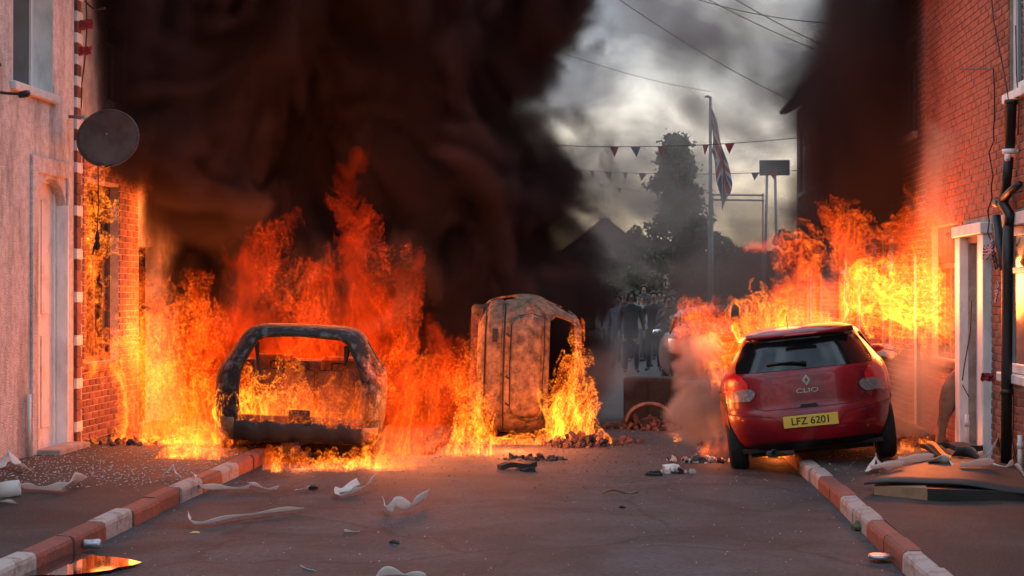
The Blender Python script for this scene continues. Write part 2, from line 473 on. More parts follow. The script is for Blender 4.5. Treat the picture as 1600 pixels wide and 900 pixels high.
# ------------------------------------------------------------------ houses
def wall_mesh(mb, X, s, y0, y1, z0, z1, holes, depth=.12, mi=0, mr=None):
    """front sheet in the plane x=X facing s, with openings and their reveals. holes: (ya, yb, za, zb)"""
    ys = sorted({y0, y1, *[h[0] for h in holes], *[h[1] for h in holes]})
    zs = sorted({z0, z1, *[h[2] for h in holes], *[h[3] for h in holes]})
    for a, b in zip(ys, ys[1:]):
        for c, d in zip(zs, zs[1:]):
            my, mz = (a + b) / 2, (c + d) / 2
            if any(h[0] < my < h[1] and h[2] < mz < h[3] for h in holes): continue
            q = [(X, a, c), (X, b, c), (X, b, d), (X, a, d)]
            mb.add(q if s > 0 else q[::-1], [(0, 1, 2, 3)], mi)
    xi = X - s * depth
    for (a, b, c, d) in holes:
        for q in ([(X, a, c), (X, a, d), (xi, a, d), (xi, a, c)], [(X, b, d), (X, b, c), (xi, b, c), (xi, b, d)],
                  [(X, a, d), (X, b, d), (xi, b, d), (xi, a, d)], [(X, b, c), (X, a, c), (xi, a, c), (xi, b, c)]):
            mb.add(q if s > 0 else q[::-1], [(0, 1, 2, 3)], mi if mr is None else mr)
    # ends, back, top so that it is a solid wall
    xb = X - s * .28
    mb.add([(X, y0, z0), (X, y0, z1), (xb, y0, z1), (xb, y0, z0)], [(0, 1, 2, 3)], mi)
    mb.add([(X, y1, z0), (X, y1, z1), (xb, y1, z1), (xb, y1, z0)], [(0, 1, 2, 3)], mi)
    mb.add([(X, y0, z1), (X, y1, z1), (xb, y1, z1), (xb, y0, z1)], [(0, 1, 2, 3)], mi)

def window(parent, X, s, h, depth=.10, fw=.06, bars='cross', pane_m=None, frame_m=None, sill=True, sill_m=None):
    ya, yb, za, zb = h
    xi = X - s * depth
    fr = MB()
    def bx(a, b, c, d, t=.05):
        fr.box((min(xi, xi + s * t), a, c), (max(xi, xi + s * t), b, d))
    bx(ya, ya + fw, za, zb); bx(yb - fw, yb, za, zb)
    bx(ya + fw, yb - fw, zb - fw, zb); bx(ya + fw, yb - fw, za, za + fw)
    zt = za + (zb - za) * .70
    if bars in ('cross', 'bar'): bx(ya + fw, yb - fw, zt - .03, zt + .03)
    ym = (ya + yb) / 2
    if bars == 'cross': bx(ym - .03, ym + .03, za + fw, zt - .03)
    f = fr.build('window', frame_m or M['upvc'], parent, bevel=.006)
    if pane_m is not False:
        p = MB(); px = xi + s * .012
        p.box((min(px, px + s * .012), ya + fw * .6, za + fw * .6), (max(px, px + s * .012), yb - fw * .6, zb - fw * .6))
        p.build('pane', pane_m or M['glass'], f)
    if sill:
        sl = MB()
        sl.box((min(X - s * .10, X + s * .06), ya - .08, za - .09), (max(X - s * .10, X + s * .06), yb + .08, za - .003))
        sl.build('sill', sill_m or M['dirty_white'], f, bevel=.012)
    return f

def door(parent, X, s, h, leaf_m, depth=.14, frame_m=None, panels=True):
    ya, yb, za, zb = h
    xi = X - s * depth
    mb = MB()
    mb.box((min(xi, xi + s * .045), ya + .05, za), (max(xi, xi + s * .045), yb - .05, zb - .05))
    d = mb.build('door', leaf_m, parent, bevel=.004)
    fm = MB()
    for a, b, c, e in ((ya, ya + .05, za, zb), (yb - .05, yb, za, zb), (ya + .05, yb - .05, zb - .05, zb)):
        fm.box((min(xi, xi + s * .07), a, c), (max(xi, xi + s * .07), b, e))
    fm.build('door_frame', frame_m or M['white'], d, bevel=.005)
    if panels:
        w = (yb - ya - .1)
        for (u0, u1, v0, v1) in ((.14, .46, .08, .42), (.54, .86, .08, .42), (.14, .46, .5, .92), (.54, .86, .5, .92)):
            pm = MB()
            pm.box((min(xi + s * .046, xi + s * .056), ya + .05 + w * u0, za + (zb - za) * v0), (max(xi + s * .046, xi + s * .056), ya + .05 + w * u1, za + (zb - za) * v1))
            pm.build('panel', leaf_m, d, bevel=.004)
    hm = MB(); hm.tube([(xi + s * .05, ya + .12, za + 1.0), (xi + s * .10, ya + .12, za + 1.0), (xi + s * .10, ya + .24, za + 1.0)], .011)
    hm.build('handle', M['steel'], d, smooth=True)
    return d

_bm = {}
def brick_mesh(s, kind):
    key = (s, kind)
    if key not in _bm:
        mb = MB(); b = .006
        L, Hh, D = .215, .065, .012
        x0, x1 = (0, s * D)
        v = [(x0, 0, 0), (x0, L, 0), (x0, L, Hh), (x0, 0, Hh), (x1, b, b), (x1, L - b, b), (x1, L - b, Hh - b), (x1, b, Hh - b)]
        f = [(4, 5, 6, 7), (0, 1, 5, 4), (1, 2, 6, 5), (2, 3, 7, 6), (3, 0, 4, 7)]
        mb.add(v, f if s > 0 else [q[::-1] for q in f])
        _bm[key] = mb.mesh('brick', M[kind])
    return _bm[key]
def lay_bricks(parent, X, s, y0, y1, z0, z1, holes, kind, seed, limit=300, key=None):
    rr = random.Random(seed)
    cells = []
    row = 0; z = z0
    while z + .065 < z1:
        off = -.1125 if row % 2 else 0
        y = y0 + off
        while y < y1:
            a, b = max(y, y0), min(y + .215, y1)
            # cut the brick to the openings
            for h in holes:
                if h[2] < z + .06 and h[3] > z + .005:
                    if h[0] <= a < h[1]: a = h[1]
                    if h[0] < b <= h[1]: b = h[0]
                    if a < h[0] and b > h[1]: b = h[0]
            if b - a > .03: cells.append((a, b, z))
            y += .225
        z += .075; row += 1
    cells.sort(key=key or (lambda c: c[0]))
    me = brick_mesh(s, kind)
    for a, b, z in cells[:limit]:
        o = link('brick', me, parent, (X + s * rr.uniform(-.003, .003), a, z), (0, 0, rr.uniform(-.006, .006)))
        o.scale = (1, (b - a) / .215, 1)
    if cells[limit:]:
        mb = MB()
        pts = [Vector(v.co) for v in me.vertices]; fs = [tuple(p.vertices) for p in me.polygons]
        for a, b, z in cells[limit:]:
            dx = s * rr.uniform(-.003, .003)
            mb.add([(X + dx + p.x, a + p.y * (b - a) / .215, z + p.z) for p in pts], fs)
        tag(mb.build('further_bricks', M[kind], parent), kind='stuff')

def roof(parent, X, s, y0, y1, ze=5.5, run=4.2, rise=2.5, chimney=None):
    mb = MB()
    xe, xr = X + s * .25, X - s * run
    for (dz, fl) in ((0, 1), (-.12, -1)):
        q = [(xe, y0, ze + dz), (xe, y1, ze + dz), (xr, y1, ze + rise + dz), (xr, y0, ze + rise + dz)]
        mb.add(q, [(0, 1, 2, 3)])
    mb.add([(xr, y0, ze + rise), (xr, y1, ze + rise), (X - s * 2 * run, y1, ze), (X - s * 2 * run, y0, ze)], [(0, 1, 2, 3)])
    mb.add([(xe, y0, ze), (xe, y1, ze), (xe, y1, ze - .12), (xe, y0, ze - .12)], [(0, 1, 2, 3)])
    for y in (y0, y1):
        mb.add([(xe, y, ze - .12), (xe, y, ze), (xr, y, ze + rise), (xr, y, ze + rise - .12)], [(0, 1, 2, 3)])
        mb.add([(X - s * .03, y + (.02 if y == y0 else -.02), 0), (X - s * .03, y + (.02 if y == y0 else -.02), ze), (xr, y + (.02 if y == y0 else -.02), ze + rise - .05), (X - s * 2 * run, y + (.02 if y == y0 else -.02), ze), (X - s * 2 * run, y + (.02 if y == y0 else -.02), 0)], [(0, 1, 2, 3, 4)])
    r = mb.build('roof', M['slate'], parent)
    g = MB(); g.tube([(xe + s * .05, y0, ze - .05), (xe + s * .05, y1, ze - .05)], .055, 10)
    g.build('gutter', M['black_plastic'], r, smooth=True)
    if chimney is not None:
        c = MB(); c.box((xr - .45, chimney - .5, ze + rise - .7), (xr + .45, chimney + .5, ze + rise + 1.1)); c.box((xr - .5, chimney - .55, ze + rise + 1.1), (xr + .5, chimney + .55, ze + rise + 1.22))
        for dy in (-.3, 0, .3): c.lathe([(.11, 0), (.09, .4), (.075, .4), (.075, .05)], 12, Matrix.Translation((xr, chimney + dy, ze + rise + 1.22)))
        c.build('chimney', M['brick_dark'], r)
    return r

# --- left: pink-grey rendered house at the left edge
hp = empty('rendered_house', (WL, 14.0, 0))
tag(hp, 'pale pebbledashed house with white arched doorway at left edge of the street', 'house')
def rel(o, parent):      # keep world placement when parenting to an offset empty
    o.location = Vector(o.location) - Vector(parent.location)
def own(parent, fn):
    before = set(bpy.data.objects)
    r = fn()
    for o in bpy.data.objects:
        if o not in before and o.parent == parent: rel(o, parent)
    return r
Y_C = 17.78            # house corner
dr = (16.62, 17.50, PV, 2.98)         # door opening
uw = (15.95, 17.10, 3.84, 5.30)       # upper window
nw = (13.0, 14.3, 1.0, 2.6)
def _f():
    mb = MB()
    wall_mesh(mb, WL, 1, 9.0, Y_C, 0, 5.45, [dr, uw, nw], depth=.26, mr=1)
    mb.build('wall', [M['render'], M['white']], hp)
    window(hp, WL, 1, uw, depth=.25, fw=.085, bars='bar')
    window(hp, WL, 1, nw, depth=.13, fw=.075)
    # painted brick jamb inside the far side of the doorway
    jb = empty('door_jamb'); jb.parent = hp
    for k in range(38):
        b = MB(); z = PV + .01 + k * .075
        if z + .065 > dr[3]: break
        o = (k % 2) * .05
        b.box((WL - .165, dr[1] - .012, z), (WL - .095 + o * .5, dr[1] + .0, z + .067))
        b.build('painted_brick', M['white'], jb, bevel=.004)
    door(hp, WL, 1, (dr[0], dr[1] - .02, dr[2], dr[3] - .01), M['dirty_white'], depth=.165)
    # rendered band and arched hood round the door
    sb = MB()
    sb.box((WL - .002, dr[0] - .19, PV), (WL + .03, dr[0] - .02, 3.16))
    sb.box((WL - .002, dr[1] + .02, PV), (WL + .03, dr[1] + .17, 3.16))
    sb.box((WL - .002, dr[0] - .02, 2.99), (WL + .03, dr[1] + .02, 3.16))
    sb.build('door_surround', M['render'], hp, bevel=.008)
    pil = MB(); pil.box((WL - .095, dr[1] - .010, PV), (WL + .034, dr[1] + .018, 2.70))
    pil.build('pilaster', M['white'], hp, bevel=.006)
    ar = MB(); n = 14; ym, hw = (dr[0] + dr[1]) / 2, (dr[1] - dr[0]) / 2
    for k in range(n):
        a0, a1 = math.pi * k / n, math.pi * (k + 1) / n
        q = []
        for xx in (WL - .16, WL + .005):
            q += [(xx, ym - hw * math.cos(a0), 2.66 + .30 * math.sin(a0)), (xx, ym - hw * math.cos(a1), 2.66 + .30 * math.sin(a1)), (xx, ym - hw * math.cos(a1), 2.99), (xx, ym - hw * math.cos(a0), 2.99)]
        ar.add(q, [(0, 1, 2, 3), (4, 5, 6, 7), (0, 1, 5, 4)])
    ar.build('arch', M['render'], hp, smooth=False)
    roof(hp, WL, 1, 9.0, Y_C - .01)
    st = MB(); st.box((WL + .002, dr[0] - .05, PV - .02), (WL + .26, dr[1] + .05, PV + .05))
    st.build('doorstep', M['mortar'], hp, bevel=.01)
    # plinth strip
    pp = MB(); pp.tube([(WL + .03, 16.32, PV), (WL + .03, 16.32, .75)], .022, 8)
    pp.build('drain_pipe', M['dirty_white'], hp, smooth=True)
own(hp, _f)

# --- left: burning brick house
hb = empty('burning_brick_house', (WL, 20, 0))
tag(hb, 'red brick terraced house with flames in its window, behind the satellite dish', 'house')
bw = (18.20, 19.42, .98, 3.02)
bd = (20.25, 21.25, PV, 2.35)
ub = (19.0, 20.1, 4.0, 5.0)
def _f():
    mb = MB()
    wall_mesh(mb, WL, 1, Y_C + .005, 23.0, 0, 5.45, [bw, bd, ub], depth=.2)
    mb.build('wall', M['mortar'], hb)
    lay_bricks(hb, WL, 1, Y_C + .30, 20.2, PV + .01, 3.3, [bw, bd], 'brick_dark', 8, limit=300, key=lambda c: c[0] + .25 * c[2])
    window(hb, WL, 1, bw, depth=.15, bars='cross', pane_m=False, frame_m=M['wood_burnt'], sill_m=M['brick_dark'])
    window(hb, WL, 1, ub, depth=.15)
    # red and white painted quoins up the corner
    q = 0; z = PV + .01
    while z < 5.3:
        b = MB(); w = .20 if q % 2 else .14
        b.box((WL - .02, Y_C + .012, z), (WL + .035, Y_C + .012 + w, z + .112))
        b.build('quoin', M['dirty_white'] if (q % 2 and (z > 3.2 or q % 4 == 1)) else M['brick_dark'], hb, bevel=.006)
        q += 1; z += .118
    roof(hb, WL, 1, Y_C + .01, 23.0, chimney=22.4)
own(hb, _f)
def plain_house(name, X, s, y0, y1, label, wins, doors, wm, eave=5.45, chim=None, leaf='dirty_white', fm='upvc'):
    h = empty(name, (X, (y0 + y1) / 2, 0))
    tag(h, label, 'house', 'terraced houses along the street')
    def _g():
        mb = MB(); wall_mesh(mb, X, s, y0, y1, 0, eave, wins + doors, depth=.16)
        mb.build('wall', wm, h)
        for w in wins: window(h, X, s, w, frame_m=M[fm])
        for d in doors: door(h, X, s, d, M[leaf])
        roof(h, X, s, y0, y1, ze=eave + .05, chimney=chim)
    own(h, _g)
    return h
M['brick_far'] = mat('brickwork seen through smoke', (0.34, 0.11, 0.065), rough=.9, base2=(0.20, 0.065, 0.045), scale=18, bump=.4)
def far_courses(m):
    n, l = m.node_tree.nodes, m.node_tree.links; p = n['Principled BSDF']
    src = p.inputs['Base Color'].links[0].from_socket
    tc = n.new('ShaderNodeTexCoord'); sx = n.new('ShaderNodeSeparateXYZ'); cx = n.new('ShaderNodeCombineXYZ')
    l.new(tc.outputs['Object'], sx.inputs[0]); l.new(sx.outputs['Y'], cx.inputs['X']); l.new(sx.outputs['Z'], cx.inputs['Y'])
    b = n.new('ShaderNodeTexBrick'); b.inputs['Scale'].default_value = 1.0; b.inputs['Brick Width'].default_value = .225; b.inputs['Row Height'].default_value = .075
    b.inputs['Mortar Size'].default_value = .008; b.inputs['Mortar'].default_value = (.36, .30, .26, 1)
    l.new(cx.outputs[0], b.inputs['Vector']); l.new(src, b.inputs['Color1']); l.new(src, b.inputs['Color2']); l.new(b.outputs['Color'], p.inputs['Base Color'])
far_courses(M['brick_far'])
plain_house('terraced_house', WL, 1, 23.0, 28.0, 'brick terraced house swallowed by smoke beside the burning brick house', [(23.6, 24.8, 1, 2.6), (23.6, 24.8, 3.8, 5.0)], [(26, 26.95, PV, 2.3)], M['brick_far'], chim=27.5)
plain_house('terraced_house', WL, 1, 28.0, 33.0, 'furthest brick terraced house on the left, hidden in black smoke', [(28.6, 29.8, 1, 2.6), (28.6, 29.8, 3.8, 5.0)], [(31, 31.95, PV, 2.3)], M['brick_far'], chim=32.5)

# --- right: near brick house with black pipe
hr = empty('brick_house', (WR, 15, 0))
tag(hr, 'red brick house with white doorway and black drainpipe at right edge', 'house')
rd = (16.78, 17.62, PV, 2.28)
rw = (14.6, 16.02, 1.02, 2.38)
ru = (14.5, 15.78, 3.62, 5.0)
bwin = (18.12, 19.62, 1.03, 2.52)
def _f():
    mb = MB()
    wall_mesh(mb, WR, -1, 9.0, 20.0, 0, 5.45, [rd, rw, ru, bwin], depth=.16)
    mb.build('wall', M['mortar'], hr)
    lay_bricks(hr, WR, -1, 11.0, 19.95, PV + .01, 5.44, [(rd[0] - .27, rd[1] + .27, 0, 2.5), (rw[0] - .05, rw[1] + .05, rw[2] - .10, rw[3] + .13), ru, bwin], 'brick', 12, limit=300, key=lambda c: c[0] + (100 if c[0] < 15.0 else 0))
    window(hr, WR, -1, rw, depth=.08, fw=.085, sill_m=M['white'])
    window(hr, WR, -1, ru, depth=.08, fw=.085, sill_m=M['white'])
    window(hr, WR, -1, bwin, depth=.12, pane_m=False, frame_m=M['wood_burnt'], bars='cross', sill_m=M['brick_dark'])
    hd = MB(); hd.box((WR - .05, rw[0] - .05, rw[3] + .002), (WR + .02, rw[1] + .05, rw[3] + .12)); hd.build('lintel', M['dirty_white'], hr, bevel=.01)
    door(hr, WR, -1, rd, M['dirty_white'], depth=.15)
    for a, b, nm in ((rd[1] + .01, rd[1] + .25, 'door_pilaster'), (rd[0] - .25, rd[0] - .01, 'door_pilaster')):
        ps = MB(); ps.box((WR - .09, a, PV - .01), (WR + .03, b, 2.34)); ps.build(nm, M['white'], hr, bevel=.01)
    hd = MB(); hd.box((WR - .12, rd[0] - .28, 2.345), (WR + .03, rd[1] + .28, 2.46)); hd.build('door_hood', M['white'], hr, bevel=.012)
    st = MB(); st.box((WR - .25, rd[0] - .1, PV - .02), (WR - .092, rd[1] + .1, PV + .06)); st.build('doorstep', M['mortar'], hr, bevel=.01)
    roof(hr, WR, -1, 9.0, 20.0, chimney=19.2)
own(hr, _f)
plain_house('terraced_house', WR, -1, 20.0, 25.0, 'brick terraced house with pale doorway behind the red hatchback and its flames', [(22.3, 23.6, 1, 2.6), (20.6, 21.6, 3.75, 5.0), (23.0, 24.0, 3.75, 5.0)], [(20.3, 21.2, PV, 2.3)], M['brick_far'], chim=24.4, leaf='dark_grey', fm='dirty_white')
plain_house('terraced_house', WR, -1, 25.0, 29.5, 'dark terraced house in smoke above the right-hand fireball', [(26.8, 28.0, 1, 2.6), (25.6, 26.5, 3.75, 5.0), (28.0, 28.9, 3.75, 5.0)], [(25.3, 26.2, PV, 2.3)], M['brick_far'], chim=29.0)
plain_house('terraced_house', WR, -1, 29.5, 34.0, 'end terraced house on the right, its corner standing against the sky', [(31.5, 32.7, 1, 2.6), (30.1, 31.0, 3.75, 5.0), (32.5, 33.4, 3.75, 5.0)], [(29.9, 30.8, PV, 2.3)], M['brick_far'], chim=33.4)

# ================================================================== CARS
def lerp_tab(tab):
    zs = np.array([t[0] for t in tab], float)
    def f(z, k): return float(np.interp(z, zs, [t[k] for t in tab]))
    return f
class Body:
    """car body as stacked plan outlines. table rows: z, half width, rear y, front y. y=0 rear bumper"""
    def __init__(s, tab, er=3.4, ef=2.6, rear_len=.95, front_len=1.0):
        s.t = lerp_tab(smooth_tab(tab)); s.er, s.ef, s.rl, s.fl = er, ef, rear_len, front_len
        s.z0, s.z1 = tab[0][0], tab[-1][0]
    def W(s, z): return s.t(z, 1)
    def rear(s, x, z):
        w = s.t(z, 1); r = s.t(z, 2); u = min(.9999, abs(x) / w)
        rl = min(s.rl, (s.t(z, 3) - r) * .5)
        return r + rl * (1 - (1 - u ** s.er) ** (1 / s.er))
    def loop(s, z, nr=40, ns=26, nf=24):
        w, r, f = s.t(z, 1), s.t(z, 2), s.t(z, 3)
        rl = min(s.rl, (f - r) * .5); fl = min(s.fl, (f - r) * .5)
        pts = []
        for k in range(nr + 1):                        # across the rear, left to right
            a = -math.pi / 2 + math.pi * k / nr
            x = w * math.copysign(abs(math.sin(a)) ** (2 / s.er), a)
            y = r + rl - rl * abs(math.cos(a)) ** (2 / s.er)
            pts.append((x, y, z))
        for k in range(1, ns): pts.append((w, r + rl + (f - fl - r - rl) * k / ns, z))
        for k in range(nf + 1):
            a = math.pi / 2 - math.pi * k / nf
            x = w * math.copysign(abs(math.sin(a)) ** (2 / s.ef), a)
            y = f - fl + fl * abs(math.cos(a)) ** (2 / s.ef)
            pts.append((x, y, z))
        for k in range(1, ns): pts.append((-w, f - fl - (f - fl - r - rl) * k / ns, z))
        return pts
    def shell(s, nz=56, skip=None, nr=40, ns=26, nf=24, smooth_edges=2, jitter=0.0, seed=1):
        zs = [s.z0 + (s.z1 - s.z0) * k / nz for k in range(nz + 1)]
        L = [s.loop(z, nr, ns, nf) for z in zs]
        n = len(L[0]); v = [Vector(p) for row in L for p in row]; f = []
        rr = random.Random(seed)
        if jitter:
            bumps = [(Vector((rr.uniform(-.9, .9), rr.uniform(0, 4), rr.uniform(.3, 1.4))), rr.uniform(.05, .30), rr.uniform(-jitter, jitter) * .8) for _ in range(110)]
            cen = Vector((0, 1.9, .8))
            for p in v:
                d = (p - cen).normalized()
                for c, r_, h in bumps:
                    q = (p - c).length / r_
                    if q < 1: p += d * h * (.3 + r_ * 2.2) * (1 - q * q) ** 2
        for i in range(nz):
            for j in range(n):
                q = (i*n + j, i*n + (j+1) % n, (i+1)*n + (j+1) % n, (i+1)*n + j)
                if skip:
                    c = (v[q[0]] + v[q[1]] + v[q[2]] + v[q[3]]) / 4
                    if skip(c): continue
                f.append(q)
        # roof cap
        top = [nz*n + j for j in range(n)]
        v.append(Vector((0, sum(p[1] for p in L[-1]) / n, s.z1 + .012)))
        for j in range(n): f.append((top[j], top[(j+1) % n], len(v) - 1))
        # relax the cut edges so that openings have clean outlines
        if skip and smooth_edges:
            from collections import defaultdict
            cnt = defaultdict(int)
            for q in f:
                for a, b in zip(q, q[1:] + q[:1]): cnt[(min(a, b), max(a, b))] += 1
            nb = defaultdict(list)
            for (a, b), k in cnt.items():
                if k == 1: nb[a].append(b); nb[b].append(a)
            for _ in range(smooth_edges):
                new = {a: (v[a] * .4 + (v[w[0]] + v[w[1]]) * .3) for a, w in nb.items() if len(w) == 2 and s.z0 + .01 < v[a].z}
                for a, p in new.items(): v[a] = p
        mb = MB(); mb.add(v, f); return mb
    def patch(s, rows, n=10, off=.004, nz=None):
        """a panel lying on the rear: rows (z, x_left, x_right)"""
        rows = sorted(rows)
        zs = np.linspace(rows[0][0], rows[-1][0], nz or max(3, int((rows[-1][0] - rows[0][0]) / .02)))
        xl = np.interp(zs, [r[0] for r in rows], [r[1] for r in rows]); xr = np.interp(zs, [r[0] for r in rows], [r[2] for r in rows])
        P = []
        for z, a, b in zip(zs, xl, xr):
            P.append([Vector((a + (b - a) * k / n, s.rear(a + (b - a) * k / n, float(z)) - off, float(z))) for k in range(n + 1)])
        mb = MB(); mb.grid(P); return mb
    def line(s, pts, w=.006, off=.003, n=14):
        """a thin strip following (x, z) points on the rear"""
        q = []
        for (a, b) in zip(pts, pts[1:]):
            for k in range(n): q.append((a[0] + (b[0]-a[0]) * k / n, a[1] + (b[1]-a[1]) * k / n))
        q.append(pts[-1])
        mb = MB(); mb.tube([Vector((x, s.rear(x, z) - off + w * .5, z)) for x, z in q], w, 6); return mb
def smooth_tab(tab):
    """rounder version of a z-table (Catmull-Rom in each column)"""
    out = []
    for i in range(len(tab) - 1):
        p0, p1, p2, p3 = tab[max(i-1, 0)], tab[i], tab[i+1], tab[min(i+2, len(tab)-1)]
        for k in range(5):
            t = k / 5
            z = p1[0] + (p2[0] - p1[0]) * t
            row = [z]
            for c in (1, 2, 3):
                h = p2[0] - p1[0]
                m1 = (p2[c] - p0[c]) / max(1e-6, p2[0] - p0[0]); m2 = (p3[c] - p1[c]) / max(1e-6, p3[0] - p1[0])
                d = (p2[c] - p1[c]) / h
                if d == 0: m1 = m2 = 0
                else:
                    m1 = max(min(m1, 3 * d), 0) if d > 0 else min(max(m1, 3 * d), 0)
                    m2 = max(min(m2, 3 * d), 0) if d > 0 else min(max(m2, 3 * d), 0)
                row.append((2*t**3-3*t**2+1) * p1[c] + (t**3-2*t**2+t) * h * m1 + (-2*t**3+3*t**2) * p2[c] + (t**3-t**2) * h * m2)
            out.append(tuple(row))
    out.append(tab[-1]); return out

def wheel(parent, loc, r=.30, w=.19, burnt=False, side=1, flat=0.0, name='wheel'):
    m = Matrix.Rotation(R(90), 4, 'Y')
    e = MB()
    prof = [(r*.62, -w/2), (r*.86, -w/2), (r*.96, -w/2 + .02), (r, -w/2 + .05), (r, w/2 - .05), (r*.96, w/2 - .02), (r*.86, w/2), (r*.62, w/2)]
    e.lathe(prof, 32, m, closed=True)
    if flat:
        e.v = [(x, y, max(z, -r + flat)) for x, y, z in e.v]
    t = e.build(name, M['tyre'] if not burnt else M['soot'], parent, loc, smooth=True)
    rim = MB()
    rim.lathe([(r*.63, -w/2 + .01), (r*.63, w/2 - .01), (r*.56, w/2 - .03), (r*.2, w/2 - .05), (r*.0001, w/2 - .05)], 24, m)
    rim.lathe([(r*.56, -w/2 + .03), (r*.2, -w/2 + .05), (.0001, -w/2 + .05)], 24, m)
    for k in range(5):
        a = 2 * math.pi * k / 5
        for sx in (w/2 - .03, -w/2 + .03):
            rim.tube([(sx, math.cos(a) * r * .12, math.sin(a) * r * .12), (sx, math.cos(a) * r * .58, math.sin(a) * r * .58)], r * .07, 6)
    rim.build('rim', M['alloy'] if not burnt else M['rust'], t, smooth=True)
    return t
def text_mesh(name, s, size, m, parent, mw, extr=.003, sx=1.0):
    cu = bpy.data.curves.new(name, 'FONT'); cu.body = s; cu.size = size; cu.extrude = extr; cu.align_x = 'CENTER'; cu.align_y = 'CENTER'
    cu.offset = size * .012
    tmp = bpy.data.objects.new('tmp', cu); col.objects.link(tmp)
    bpy.context.view_layer.update()
    me = bpy.data.meshes.new_from_object(tmp.evaluated_get(bpy.context.evaluated_depsgraph_get()))
    bpy.data.objects.remove(tmp); bpy.data.curves.remove(cu)
    me.name = name; me.materials.clear(); me.materials.append(m)
    me.transform(Matrix.Diagonal((sx, 1, 1, 1))); me.transform(mw)
    return link(name, me, parent)
FACE = Matrix.Rotation(R(90), 4, 'X')      # lettering upright, read from behind the car

